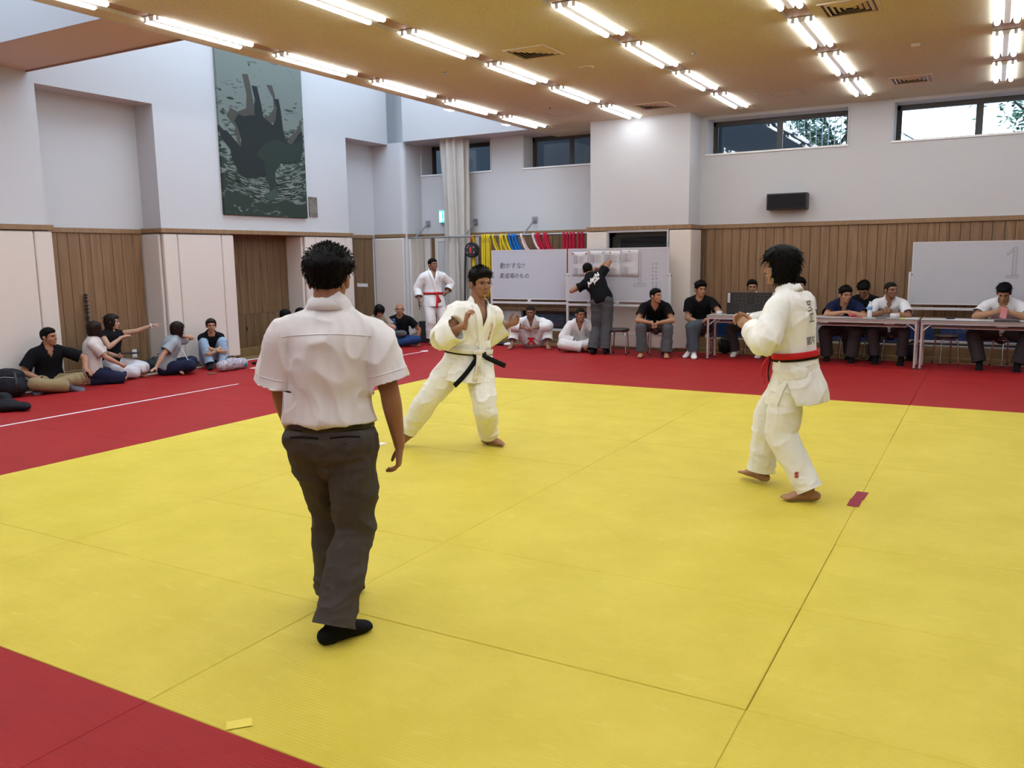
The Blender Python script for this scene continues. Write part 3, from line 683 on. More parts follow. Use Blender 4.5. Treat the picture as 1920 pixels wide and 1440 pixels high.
TORSO = [(-.20, .07, .07), (-.10, .140, .105), (.0, .168, .118), (.13, .162, .112), (.36, .140, .100), (.60, .153, .110), (.80, .163, .110), (.92, .140, .085), (1.0, .070, .062)]
def torso_loft(K, off=0.0, u0=-.2, u1=1.0, mod=None, flat0=False, stations=None):
    s = K['s']; b = K['bulk']; sp = K['spine']; T0 = nrm(sp[1] - sp[0]); T1 = nrm(sp[-1] - sp[-2]); L = np.linalg.norm(sp[-1] - sp[0])
    def pos(u):
        if u < 0: return sp[0] + T0 * u * .5 * s
        x = u * 8; i = min(int(x), 7); return sp[i] + (sp[i + 1] - sp[i]) * (x - i)
    P = []; A = []; B = []; Sd = []
    for (u, a, bb) in (stations or TORSO):
        if u < u0 - 1e-6 or u > u1 + 1e-6: continue
        if K['female']: a *= {0.0: 1.03, .13: 1.0, .36: .88, .60: .90, .80: .87, .92: .85}.get(u, .95)
        k = mod(u) if mod else 0.0
        P.append(pos(u)); A.append(a * s * b + off + k); B.append(bb * s * b + off + k); w_ = min(max(u, 0), 1); Sd.append(nrm(K['pr'] * (1 - w_) + K['cr'] * w_))
    return loft(P, np.array(A), np.array(B), side=np.array(Sd), n=22, m=4 * len(P), round0=not flat0)

def head_parts(K):
    R, C, h = K['HM'], K['HC'], K['hs']
    f = 1.0
    def e(c, r): return ball(C + R @ (np.array(c) * h), np.array(r) * h, R, n=18)
    def L(pts, A, B=None, side=(1, 0, 0), **k): return loft([C + R @ (np.array(p) * h) for p in pts], np.array(A) * h, None if B is None else np.array(B) * h, side=R @ np.array(side, float), **k)
    jw = .9 if K['female'] else 1.0
    p = [e((0, -.012, .032), (.075, .095, .086)), e((0, .028, -.02), (.063 * (.96 if K['female'] else 1), .060, .082)), e((0, .036, -.070), (.046 * jw, .047, .040)), e((0, .076, -.094), (.017 * jw, .013, .014)),
         e((.040, .058, -.020), (.022, .022, .020)), e((-.040, .058, -.020), (.022, .022, .020)),
         L([(-.045, .066, .030), (-.02, .082, .031), (.02, .082, .031), (.045, .066, .030)], [.010, .012, .012, .010], [.009] * 4, side=(0, 1, 0), n=10),
         L([(0, .083, .022), (0, .096, -.004), (0, .104, -.022)], [.0075, .0095, .0135], [.009, .011, .010], n=10), e((.011, .096, -.026), (.008, .009, .007)), e((-.011, .096, -.026), (.008, .009, .007)),
         e((0, .085, -.056), (.026, .011, .014)), e((.082, -.010, -.006), (.010, .017, .031)), e((-.082, -.010, -.006), (.010, .017, .031)), e((.088, -.018, .008), (.008, .013, .018)), e((-.088, -.018, .008), (.008, .013, .018))]
    nb = K['N']; nr = (.047 if K['female'] else .056) * K['s'] * (K['bulk'] ** .6)
    p.append(loft([C + R @ (np.array((0, -.022, -.02)) * h), C * .45 + nb * .55 + R @ (np.array((0, -.016, 0)) * h) , nb - K['ax'] * .03, nb - K['ax'] * .09], np.array([nr * 1.0, nr, nr * 1.12, nr * 1.5]), n=16))
    return p
def face_pass(K, V):
    R, C, h = K['HM'], K['HC'], K['hs']; L = (V - C) @ R / h
    for sx in (-1, 1):
        d2 = ((L[:, 0] - sx * .031) / .017) ** 2 + ((L[:, 2] - .010) / .011) ** 2; mk = (L[:, 1] > .03)
        V = V - np.outer(np.exp(-d2) * mk * .0075 * h, R[:, 1])
    d2 = (L[:, 0] / .022) ** 2 + ((L[:, 2] + .0595) / .0035) ** 2
    return V - np.outer(np.exp(-d2) * (L[:, 1] > .05) * .004 * h, R[:, 1])
def face_bits(K, body, simple=False, closed=False):
    R, C, h = K['HM'], K['HC'], K['hs']; Lw = lambda p: C + R @ (np.array(p) * h)
    for sx in (-1, 1):
        v, f = ball(Lw((sx * .031, .0725, .009)), np.array([.0150, .0115, .0035 if closed else .0062]) * h, R, n=12); q = (v - Lw((sx * .031, .0725, .009))) @ R / h
        mi = []
        for fc in f: c_ = np.mean([q[i] for i in fc], 0); mi.append(1 if (c_[0] ** 2 + c_[2] ** 2 < .0072 ** 2 and c_[1] > 0) or c_[2] > .0040 or closed else 0)
        link_mesh('eye', np_mesh('eye', v, f, [M_EYEW, M_IRIS], True, mi), body)
        v, f = loft([Lw((sx * .012, .0895, .0275)), Lw((sx * .028, .0870, .0335)), Lw((sx * .048, .0725, .0300))], np.array([.0026, .0034, .0018]) * h, np.array([.004, .0045, .003]) * h, side=R[:, 2], n=8, m=7)
        link_mesh('eyebrow', np_mesh('eyebrow', v, f, M_BROW, True), body)
    v1, f1 = loft([Lw((-.022, .0865, -.0575)), Lw((-.006, .0965, -.0535)), Lw((.006, .0965, -.0535)), Lw((.022, .0865, -.0575))], np.array([.0015, .0042, .0042, .0015]) * h, np.array([.003, .004, .004, .003]) * h, side=R[:, 2], n=8, m=9)
    v2, f2 = loft([Lw((-.020, .0860, -.0605)), Lw((0, .0945, -.0650)), Lw((.020, .0860, -.0605))], np.array([.0015, .0048, .0015]) * h, np.array([.003, .0045, .003]) * h, side=R[:, 2], n=8, m=9)
    v, f = merge([(v1, f1), (v2, f2)]); link_mesh('lips', np_mesh('lips', v, f, LIPS, True), body)

def sstep(a, b, x): t = np.clip((x - a) / (b - a), 0, 1); return t * t * (3 - 2 * t)
def hair(K, body, style, seed=1, m=None, hero=False):
    """hair volume grown from the skull, edged with fine tufts"""
    R, C, h = K['HM'], K['HC'], K['hs']; rg = np.random.default_rng(seed); n1, n2 = (72, 48) if hero else (44, 30)
    t = np.linspace(.02, math.pi - .02, n2); w_ = np.linspace(0, 2 * math.pi, n1, endpoint=False); T, W_ = np.meshgrid(t, w_, indexing='ij')
    D = np.stack([np.sin(T) * np.sin(W_), np.sin(T) * np.cos(W_), np.cos(T)], -1).reshape(-1, 3)
    c0 = np.array((0, -.012, .028)); rad = np.array((.077, .097, .089)); r0 = 1 / np.sqrt(((D / rad) ** 2).sum(1)); Pt = c0 + D * r0[:, None]; x, y, z = Pt.T; ax_ = np.abs(x)
    # lower hair limit as a function of front/back position
    def limit(front, temple, ear, nape):
        return np.interp(y, [-.11, -.06, -.040, -.028, .006, .012, .026, .034, .056, .09], [nape, nape, nape * .8, ear + .018, ear + .020, -.012 + ear, -.006 + ear, temple, front - .010, front])
    top = sstep(.02, .09, z)
    if style == 'buzz': L = limit(.066, .045, .004, -.045); th = .0055 + .002 * top
    elif style == 'crop': L = limit(.064, .035, -.002, -.05); th = .007 + .011 * top + .004 * sstep(.0, .09, y)
    elif style == 'short': L = limit(.060, .028, -.006, -.050); th = .007 + .024 * sstep(.03, .085, z) + .010 * sstep(.02, .09, y) * top
    elif style == 'spiky': L = limit(.060, .035, .012, -.040); th = .004 + .030 * sstep(.012, .070, z) + .004 * sstep(-.02, .02, z)
    elif style == 'mop': L = limit(.030, -.025, -.040, -.085); th = .028 + .014 * top
    elif style == 'bob': L = limit(.040, -.06, -.12, -.12); th = .024 + .012 * top
    elif style == 'long': L = limit(.058, -.05, -.14, -.16); th = .017 + .012 * top
    elif style == 'tied': L = limit(.060, .03, -.006, -.055); th = .011 + .010 * top
    if style in ('bob', 'long', 'mop'):          # hangs straight below the widest part of the skull
        lo = z < .02; ext = {'bob': -.095, 'long': -.15, 'mop': -.085}[style]
        zz = np.where(lo, .02 + (z - .02) / (.02 + .060) * (.02 - ext), z); k = {'bob': 1.0, 'long': .93, 'mop': .92}[style]
        rr = np.hypot(x / rad[0], (y + .012) / rad[1]) + 1e-6; tgt = k * (1 - .25 * np.clip((.02 - zz) / .14, 0, 1) ** 2); g = np.where(lo & (z > -.055), tgt / rr, 1.0); g = np.clip(g, 1, 2.2)
        Pt = np.stack([x * g, (y + .012) * g - .012, zz], 1); z = zz; x, y = Pt[:, 0], Pt[:, 1]
        face = (y > (.012 if style != 'mop' else .03)) & (z < {'bob': .045, 'long': .062, 'mop': .038}[style]) & (np.abs(x) < {'bob': .062, 'long': .060, 'mop': .066}[style])
        msk = np.where(face, -1.0, 1.0)
        if style == 'mop': msk = np.where((z < L) & (y > .02), -1, msk)
        edge = msk
    else: edge = np.clip((z - L) / .034, -1, 1)
    N = nrm_rows(D / rad ** 2)
    nz = fbm(Pt * (38 if style in ('spiky', 'short', 'mop') else 24) + seed * 3.1, 3) - .45
    amp = {'buzz': .002, 'crop': .007, 'short': .016, 'spiky': .012, 'mop': .016, 'bob': .008, 'long': .008, 'tied': .006}[style]
    disp = np.where(edge > 0, th * np.clip(sstep(0, 1, edge) + .12, 0, 1) + amp * nz * np.clip(edge * 2 + .2, 0, 1), -.016 + .012 * np.clip(edge, -1, 0))
    Q = (Pt + N * disp[:, None])
    V = C + (Q * h) @ R.T
    Fs = []
    for i in range(n2 - 1):
        for j in range(n1): q = (j + 1) % n1; Fs.append((i * n1 + j, (i + 1) * n1 + j, (i + 1) * n1 + q, i * n1 + q))
    Fs.append(list(range(n1))); Fs.append([(n2 - 1) * n1 + j for j in range(n1)][::-1])
    parts = [(V, Fs)]
    cfg = {'spiky': (620, .022, .0030), 'short': (380, .026, .0032), 'mop': (480, .040, .0034), 'crop': (160, .012, .0026), 'bob': (260, .045, .0034), 'long': (260, .06, .0034), 'tied': (150, .03, .0028)}.get(style)
    if cfg:
        cnt, ln, rr = cfg; cnt = cnt if hero else cnt // 2; ids = np.where(edge > .4)[0]; pick = rg.choice(ids, min(cnt, len(ids)), replace=False)
        for i in pick:
            p = Q[i]; nn = N[i]; down = np.array((0, 0, -1.)); 
            if style == 'spiky': fl = nn * (.55 if z[i] > .07 else .12) + np.array((rg.normal(0, .45), .25 + rg.normal(0, .3), .30 * (z[i] > .09))) + down * (1.1 if z[i] < .075 else .1)
            elif style in ('short', 'crop'): fl = nn * .55 + np.array((rg.normal(0, .5), .5, 0)) + down * .5 * (z[i] < .09)
            else: fl = nn * .28 + down * .9 + np.array((rg.normal(0, .22), rg.normal(0, .22), 0)) + np.array((x[i], y[i] + .012, 0)) * 6 * (z[i] > .06)
            fl = nrm(fl); LL = ln * rg.uniform(.55, 1.15); bend = p + fl * LL * .5 + nn * LL * .08; tip = p + fl * LL + down * LL * .12
            sd = nrm(np.cross(fl, nn) + 1e-6); a = p - nn * .004
            pts = np.array([a + sd * rr, a - sd * rr, a + nn * rr * 1.4, bend + sd * rr * .8, bend - sd * rr * .8, bend + nn * rr, tip])
            parts.append((C + (pts * h) @ R.T, [(0, 1, 4, 3), (1, 2, 5, 4), (2, 0, 3, 5), (3, 4, 6), (4, 5, 6), (5, 3, 6)]))
    if style == 'tied':
        parts.append(loft([C + R @ (np.array(p) * h) for p in ((0, -.09, .02), (0, -.125, .0), (.0, -.13, -.05), (0, -.115, -.09))], np.array([.018, .022, .018, .006]) * h, n=10))
    v, f = merge(parts); mm = m or (M_BUZZ if style == 'buzz' else M_HAIR)
    o = link_mesh('hair', np_mesh('hair', v, f, mm, True), body); return o
def nrm_rows(A): return A / (np.linalg.norm(A, axis=1)[:, None] + 1e-12)

def wrinkle(V, Q, amp, fr=(9, 9, 5), seed=0, mask=None):
    """cloth folds: warped ridges, long along the cloth and sharp at the crest"""
    N = normals(V, Q); wp = np.stack([vnoise(V * 5 + k * 11 + seed) for k in range(3)], 1) * 1.3
    n = vnoise(V * np.array(fr) * .8 + seed * 5.7 + wp); n2 = vnoise(V * np.array(fr) * 1.9 + seed * 3.3 + 40 + wp * 1.5)
    r1 = (1 - np.abs(2 * n - 1)) ** 2.2; r2_ = (1 - np.abs(2 * n2 - 1)) ** 2
    g = .35 + .9 * vnoise(V * 3.1 + seed * 9)
    d = amp * 1.5 * g * (r1 - .25) + amp * .6 * g * (r2_ - .3)
    if mask is not None: d = d * mask
    return V + N * d[:, None]

# ---- garments: each returns (V, Q) in the person's frame
def leg_loft(K, q, r, hem=.0, u_end=.93, flat=True):
    s = K['s']; b = K['bulk']; H_, Kn, A = K['H' + q], K['K' + q], K['A' + q]; e = Kn + (A - Kn) * u_end + nrm(A - Kn) * .025; sg = 1 if q == 'R' else -1
    bend = max(0.0, -nrm(Kn - H_).dot(-nrm(e - Kn)))
    P = [H_ + (Kn - H_) * t for t in (0.0, .35, .75)] + [Kn] + [Kn + (e - Kn) * t for t in (.3, .7, 1.0)]
    return loft(P, np.array([r[0] * 1.02, r[0], r[1] * 1.08, r[1], r[1] * .99, r[2], r[2] + hem]) * s * b, n=18, m=28, side=K['pr'] * 1.0, round1=not flat)
def trousers(K, vox, r=(.098, .080, .080), hem=.0, u_end=.93, waist=.16, amp=.006, seed=0, off=.012, it=3):
    parts = [torso_loft(K, off, -.20, .13, flat0=False)] + [ball(K['H' + q] + K['pf'] * -.02 * K['s'], .104 * K['s'] * K['bulk']) for q in 'RL'] + [leg_loft(K, q, r, hem, u_end) for q in 'RL']
    if waist > .13: parts.append(torso_loft(K, off, 0.0, .36, stations=[(0.0, .168, .118), (.13, .162, .112), (waist, .157, .110)]))
    V, Q = remesh(parts, vox, it); V = wrinkle(V, Q, amp, (8, 8, 13), seed)
    for q in 'RL': V, Q = clip_plane(V, Q, K['K' + q] + (K['A' + q] - K['K' + q]) * u_end, K['A' + q] - K['K' + q], r[2] * 1.45 * K['s'] * K['bulk'])
    return V, Q
def sleeve_loft(K, q, u_end, r0, r1, along_fore=False):
    s = K['s']; b = K['bulk'] * (.9 if K['female'] else 1); S_, E_, W_ = K['S' + q], K['E' + q], K['W' + q]
    ins = S_ + (K['N'] - S_) * .42 - K['ax'] * .055; S_ = S_ - K['ax'] * .012
    if not along_fore:
        e = S_ + (E_ - S_) * u_end + nrm(E_ - S_) * .03; return loft([ins, S_, S_ + (e - S_) * .5, e], np.array([r0 * .86, r0 * .92, (r0 + r1) / 2, r1]) * s * b, n=18, m=14, round1=False)
    e = E_ + (W_ - E_) * u_end + nrm(W_ - E_) * .03
    return loft([ins, S_, S_ + (E_ - S_) * .55, E_, E_ + (e - E_) * .5, e], np.array([r0 * .80, r0 * .86, r0 * 1.0, (r0 + r1) / 2 * 1.08, r1 * 1.03, r1]) * s * b, n=20, m=24, round1=False)
def shirt(K, vox, off=.016, u0=-.1, sleeve=(.62, .072, .078), amp=.006, seed=0, blouse=0.0, it=3, long=False, lowoff=.0, nape=False):
    mod = lambda u: blouse * math.exp(-((u - .24) / .10) ** 2) + (lowoff if u < .5 else 0)
    parts = [torso_loft(K, off, u0, 1.0, mod, flat0=True)] + ([ball(K['N'] - K['ax'] * .035 * K['s'] - K['cf'] * .018, (.075 * K['s']) * K['bulk'])] if nape else [])
    for q in 'RL': parts += [sleeve_loft(K, q, *sleeve, along_fore=long), loft([K['N'] - K['ax'] * .018 * K['s'], (K['N'] - K['ax'] * .022 * K['s'] + K['S' + q]) / 2, K['S' + q] - K['ax'] * .010], np.array([.048, .052, .056]) * K['s'] * K['bulk'] + off * .6)]
    V, Q = remesh(parts, vox, it); V = wrinkle(V, Q, amp, (8, 8, 4.5), seed)
    for q in 'RL':
        S_, E_ = K['S' + q] - K['ax'] * .012, K['E' + q]
        if not long: V, Q = clip_plane(V, Q, S_ + (E_ - S_) * sleeve[0], E_ - S_, sleeve[2] * 1.5 * K['s'] * K['bulk'], K['cr'] * (1 if q == 'R' else -1), sleeve[2] * .52 * K['s'] * K['bulk'])
    return V, Q
def chest_coords(K, V): D = V - K['N']; return D @ K['cr'], D @ K['cf'], D @ K['ax']

def surf_band(bvh, pts, width_dirs, width, ray, th=.004, lift=.002):
    """strap laid on a surface: rays are cast along 'ray' onto the garment"""
    ray = nrm(ray); V = []; Fs = []; ok = 0
    for p, wd in zip(pts, width_dirs):
        row = []
        for e in (-1, -.33, .33, 1):
            c = V3(p) + nrm(wd) * width * .5 * e; r_ = ray if ray.ndim == 1 else ray
            hit = bvh.ray_cast(Vector(c - r_ * .4), Vector(r_), .8)
            if hit[0] is None: h_, n_ = c, -r_
            else: h_, n_ = V3(hit[0]), V3(hit[1])
            if n_.dot(r_) > 0: n_ = -n_
            row.append((h_ + n_ * lift * .2, h_ + n_ * (lift + th)))
        V += [r[0] for r in row] + [r[1] for r in row]
    k = len(pts)
    for i in range(k - 1):
        a, b = i * 8, (i + 1) * 8
        for j in range(3): Fs.append((a + 4 + j, a + 5 + j, b + 5 + j, b + 4 + j)); Fs.append((a + 1 + j, a + j, b + j, b + 1 + j))
        Fs.append((a, a + 4, b + 4, b)); Fs.append((a + 7, a + 3, b + 3, b + 7))
    return np.array(V), Fs
def waist_ring(K, bvh, u, width, th=.005, lift=.002, n=44, drop=0.0):
    s = K['s']; sp = K['spine']; x = u * 8; i = min(int(x), 7); c = sp[i] + (sp[i + 1] - sp[i]) * (x - i); up_ = nrm(sp[i + 1] - sp[i]); r_ = nrm(K['pr'] - up_ * K['pr'].dot(up_)); f_ = np.cross(up_, r_)
    V = []; Fs = []
    for j in range(n):
        a = 2 * math.pi * j / n; d = r_ * math.cos(a) + f_ * math.sin(a); rowi = []; rr = []
        for e in (-.5, -.17, .17, .5):
            p = c + up_ * width * e - up_ * drop * d.dot(f_); hit = bvh.ray_cast(Vector(p), Vector(d), .6); r0 = np.linalg.norm(V3(hit[0]) - p) if hit[0] is not None else .15; rr.append((p, min(r0, .26)))
        r0 = max(q[1] for q in rr)
        for (p, q) in rr: rowi.append(p + d * (r0 + lift))
        V += rowi + [v + d * th for v in rowi]
    for j in range(n):
        a, b = j * 8, ((j + 1) % n) * 8
        for k in range(3): Fs.append((a + 4 + k, b + 4 + k, b + 5 + k, a + 5 + k)); Fs.append((a + k, a + k + 1, b + k + 1, b + k))
        Fs.append((a, b, b + 4, a + 4)); Fs.append((a + 3, a + 7, b + 7, b + 3))
    return np.array(V), Fs, (c, up_, r_, f_)
def text_mesh(txt, size, extrude=0.0, spacing=1.0, vertical=False, shear=0.0, off=0.0):
    cu = bpy.data.curves.new('t', 'FONT'); cu.body = txt; cu.size = size; cu.align_x = 'CENTER'; cu.align_y = 'CENTER'; cu.space_character = spacing; cu.shear = shear; cu.offset = off; cu.resolution_u = 2; cu.space_line = .95
    o = bpy.data.objects.new('t', cu); COL.objects.link(o); dg = bpy.context.evaluated_depsgraph_get(); m = o.evaluated_get(dg).to_mesh()
    V = np.array([v.co[:] for v in m.vertices]).reshape(-1, 3); Fs = [tuple(p.vertices) for p in m.polygons]
    o.evaluated_get(dg).to_mesh_clear(); bpy.data.objects.remove(o); bpy.data.curves.remove(cu); return V, Fs
def text_on(bvh, parent, txt, size, origin, right_, up_, ray, m, lift=.003, name='lettering', vertical=False, shear=0.0, spacing=1.0, off=0.0, rot=0.0):
    V, Fs = text_mesh('\n'.join(txt) if vertical else txt, size, shear=shear, spacing=spacing, off=off)
    c_, s_ = math.cos(rot), math.sin(rot); out = []
    for v in V:
        a, b = v[0] * c_ - v[1] * s_, v[0] * s_ + v[1] * c_; p = V3(origin) + nrm(right_) * a + nrm(up_) * b
        hit = bvh.ray_cast(Vector(p - nrm(ray) * .4), Vector(nrm(ray)), .9) if bvh else (None,)
        out.append(V3(hit[0]) - nrm(ray) * lift if hit[0] is not None else p - nrm(ray) * lift)
    if not out: return None
    return link_mesh(name, np_mesh(name, np.array(out), Fs, m), parent)

# ---- gi (judo jacket)
M_GI = cloth('white_gi_cotton', (.88, .87, .83), .9, .5, 420); M_GILAP = cloth('gi_lapel_cotton', (.90, .89, .86), .9, .4, 300)
M_GIW = cloth('bleached_gi_cotton', (.72, .70, .70), .9, .5, 420); M_GIWL = cloth('bleached_gi_lapel', (.74, .72, .72), .9, .4, 300)
M_INK = mat('black_embroidery', (.02, .02, .025), .8); M_REDINK = mat('red_embroidery', (.45, .05, .04), .8); M_GOLD = mat('gold_embroidery', (.55, .40, .10), .6)
M_BELTK = cloth('black_belt_cotton', (.012, .012, .015)); M_BELTR = cloth('red_belt_cotton', (.55, .025, .03)); M_BELTW = cloth('white_belt_cotton', (.80, .77, .68))
def gi_jacket(K, body, vox, seed, skirt=-.52, flare=.03, sl=(.72, .088, .080), amp=.008, vneck=(.066, -.30), hero=False, mats=None, vside=1, slL=None):
    s = K['s']; m1, m2 = mats or (M_GI, M_GILAP); hem = skirt; SL_ = {'R': sl, 'L': slL or sl}
    if skirt < -.2: skirt = skirt - .06
    st = [(skirt, .165, .125), (skirt * .55, .170, .128), (-.06, .168, .122)] + TORSO[2:]
    st = [q for q in st if q[0] >= skirt - 1e-6]
    def mod(u): return (flare * min(1, -u / .4) if u < 0 else 0) + .008 * math.exp(-((u - .5) / .2) ** 2) - .006 * math.exp(-((u - .2) / .07) ** 2)
    parts = [torso_loft(K, .020, skirt, 1.0, mod, flat0=True, stations=st)]
    for q in 'RL': parts += [sleeve_loft(K, q, *SL_[q], along_fore=True), loft([K['N'] - K['ax'] * .018 * s, (K['N'] - K['ax'] * .024 * s + K['S' + q]) / 2, K['S' + q] - K['ax'] * .010], np.array([.054, .056, .062]) * s * K['bulk'] + .006)]
    V, Q = remesh(parts, vox, 3); V = wrinkle(V, Q, amp, (7, 7, 5), seed)
    bv = bvh_of(V, Q)
    for q in 'RL': V, Q = clip_plane(V, Q, K['E' + q] + (K['W' + q] - K['E' + q]) * SL_[q][0], K['W' + q] - K['E' + q], SL_[q][2] * 1.4 * s)
    if hem < -.2: V, Q = clip_plane(V, Q, K['P'] + nrm(K['spine'][1] - K['spine'][0]) * hem * .5 * s, -nrm(K['spine'][1] - K['spine'][0]), .36)
    # open front: remove the cloth inside the V and at the sleeve ends
    Cc = V[Q].mean(1); x, y, z = chest_coords(K, Cc); w0, dz = vneck[0] * s, vneck[1] * s
    inV = (y > -.01) & (z > dz) & (np.abs(x) < w0 * np.clip((z - dz) / (-dz), 0, 1.2) * .92)
    neckhole = (np.hypot(x, y * .9) < .066 * s) & (z > -.05 * s)
    kill = inV | neckhole
    if skirt < -.1:
        # side vents
        dx = (Cc - K['P']) @ K['pr']; dy = (Cc - K['P']) @ K['pf']; dz_ = (Cc - K['P']) @ K['pu']
        kill |= (np.abs(dx) > .06) & (np.abs(dy + .02) < np.clip((-.07 - dz_) * .42, 0, .06)) & (dz_ < -.07)
    V2, Q2 = compact(V, Q[~kill]); me = quad_mesh('jacket', V2, Q2, m1); o = link_mesh('jacket', me, body)
    if hero: sd = o.modifiers.new('thickness', 'SOLIDIFY'); sd.thickness = .006; sd.offset = -1
    # lapels: from behind the neck, down each side of the V; left laps over right
    cr_, cf, ax = K['cr'], K['cf'], K['ax']; N = K['N']; lap = []
    for sg, lowx, zl, lift in ((vside, -.045, -.41, .003), (-vside, -.045, dz / s - .03, .0015)):
        P = []; WD = []
        for t in np.linspace(0, 1, 16):
            zz = .0 + (zl * s - 0) * t; xx = sg * s * (vneck[0] * 1.0 + .012 + (lowx - vneck[0] - .012) * t) if sg == vside else sg * s * (vneck[0] + .012 - (vneck[0] + .03) * t)
            P.append(N + cr_ * xx + ax * zz + cf * .0)
        P = np.array(P); Tn = np.gradient(P, axis=0); WD = [np.cross(t, cf) for t in Tn]
        lap.append(surf_band(bv, P, WD, .055 * s, -cf, .007, lift))
    n_ = 14; ring = []; 
    for j in range(n_):        # collar round the nape
        a = math.pi * (j / (n_ - 1)); d = cr_ * math.cos(a) - cf * math.sin(a) * 1.0; rr = .076 * s + .008 * math.sin(a); base = N + d * rr + cf * .006 - ax * (.006 - .034 * math.sin(a)) * s
        ring.append((base, d))
    Vc = []; Fc = []
    for (p, d) in ring:
        o_ = nrm(d * .55 - ax * .8); u_ = nrm(ax * .9 + d * -.35); Vc += [p - u_ * .028 * s, p + u_ * .020 * s, p + u_ * .022 * s + d * .008, p - u_ * .026 * s + d * .014]
    for j in range(n_ - 1):
        a, b = j * 4, j * 4 + 4
        for k in range(4): q = (k + 1) % 4; Fc.append((a + k, a + q, b + q, b + k))
    Fc += [(0, 3, 2, 1), (4 * n_ - 4, 4 * n_ - 3, 4 * n_ - 2, 4 * n_ - 1)]
    v, f = merge(lap + [(np.array(Vc), Fc)]); lo_ = link_mesh('lapel', np_mesh('lapel', v, f, m2, True), o)
    return o, bv
def belt(K, body, bv, m, u=.20, width=.045, lift=.002, tails=(), knot=True, name='belt', front=None, drop=0.0):
    v, f, (c, up_, r_, f_) = waist_ring(K, bv, u, width, .006, lift, drop=drop); parts = [(v, f)]
    fr = nrm(front) if front is not None else f_
    hit = bv.ray_cast(Vector(c - up_ * drop + fr * .6), Vector(-fr), .8); k = V3(hit[0]) + fr * (.012 + lift) if hit[0] is not None else c + fr * .17
    sd = nrm(np.cross(fr, up_)) 
    if knot: parts += [ball(k, (.030, .020, .026), np.stack([sd, fr, up_], 1), n=12), loft([k - sd * .045 + up_ * .008, k, k + sd * .045 - up_ * .006], np.array([.012, .022, .012]), np.array([.010, .017, .010]), side=up_)]
    for (dx, L, out, sway) in tails:
        P = [k + sd * dx * .3]; 
        for t in np.linspace(.15, 1, 7): P.append(k + sd * (dx * t + sway * t * t) - up_ * L * t + fr * (out * math.sin(t * 1.9)) + V3((0, 0, -.0)))
        Pn = np.array(P); Tg = nrm_rows(np.gradient(Pn, axis=0)); mb = MB(); mb.strip([Vector(p) for p in P], [Vector(nrm(np.cross(t_, fr)) * .021) for t_ in Tg], Vector(fr * .006)); parts.append((np.array(mb.v), mb.f))
    v, f = merge(parts); return link_mesh(name, np_mesh(name, v, f, m, True), body), (k, sd, fr, up_)

def collar(K, body, m, h=.042, r=.066, open_=.35, points=True):
    """shirt collar band folded over, open at the throat"""
    s = K['s']; cr_, cf, ax, N = K['cr'], K['cf'], K['ax'], K['N']; V = []; Fs = []; n_ = 26; a0 = open_
    for j in range(n_):
        a = a0 + (2 * math.pi - 2 * a0) * j / (n_ - 1); d = cf * math.cos(a) + cr_ * math.sin(a); fr = max(0, math.cos(a)); rr = (r * K['bulk'] ** .5) * s * (1.02 + .10 * fr); c = N + ax * (.004 - .058 * fr + .016 * (1 - fr)) * s - cf * .008
        ext = .030 * fr ** 6 * points; p = c + d * rr
        V += [p - ax * .012 + d * .004, p + ax * h * s * (1 - .35 * fr) - d * .010, p + ax * h * s * (1 - .35 * fr) - d * .003, p + d * .021 - ax * (.006 + ext)]
    for j in range(n_ - 1):
        a, b = j * 4, j * 4 + 4
        for k in range(4): q = (k + 1) % 4; Fs.append((a + k, a + q, b + q, b + k))
    Fs += [(0, 3, 2, 1), (4 * n_ - 4, 4 * n_ - 3, 4 * n_ - 2, 4 * n_ - 1)]
    return link_mesh('collar', np_mesh('collar', np.array(V), Fs, m, True), body)

def body_mesh(K, S, hero):
    vh, va, vb = (.0035, .0045, .011) if hero else (.0068, .0080, .020)
    V, Q = remesh(head_parts(K), vh, 3 if hero else 2); V = face_pass(K, V); Vs, Qs = [V], [Q]; n = len(V)
    for q in 'RL':
        V, Q = remesh(arm_parts(K, q) + hand_parts(K, q, hero), va if K.get('fine', True) else .008, 2, .4); Vs.append(V); Qs.append(Q + n); n += len(V)
    s, b = K['s'], K['bulk']; parts = [torso_loft(K, -.002)]
    for q in 'RL':
        parts.append(loft([K['N'] - K['ax'] * .022 * s, (K['N'] - K['ax'] * .028 * s + K['S' + q]) / 2, K['S' + q]], np.array([.044, .044, .044]) * s * b))
        H_, Kn, A = K['H' + q], K['K' + q], K['A' + q]
        parts += [loft([H_, H_ + (Kn - H_) * .5, Kn], np.array([.086, .074, .055]) * s * b), loft([Kn, Kn + (A - Kn) * .3, Kn + (A - Kn) * .75, A], np.array([.053, .054, .038, .035]) * s * b)]
        if S.get('feet', 'bare') == 'bare' : pass
    V, Q = remesh(parts, vb, 2); Vs.append(V); Qs.append(Q + n); n += len(V)
    for q in 'RL':
        V, Q = remesh(foot_parts(K, q, S.get('feet', 'bare') == 'bare'), (.0042 if hero else .0075) if S.get('feet', 'bare') == 'bare' else .012, 2, .4); Vs.append(V); Qs.append(Q + n); n += len(V)
    return np.vstack(Vs), np.vstack(Qs)

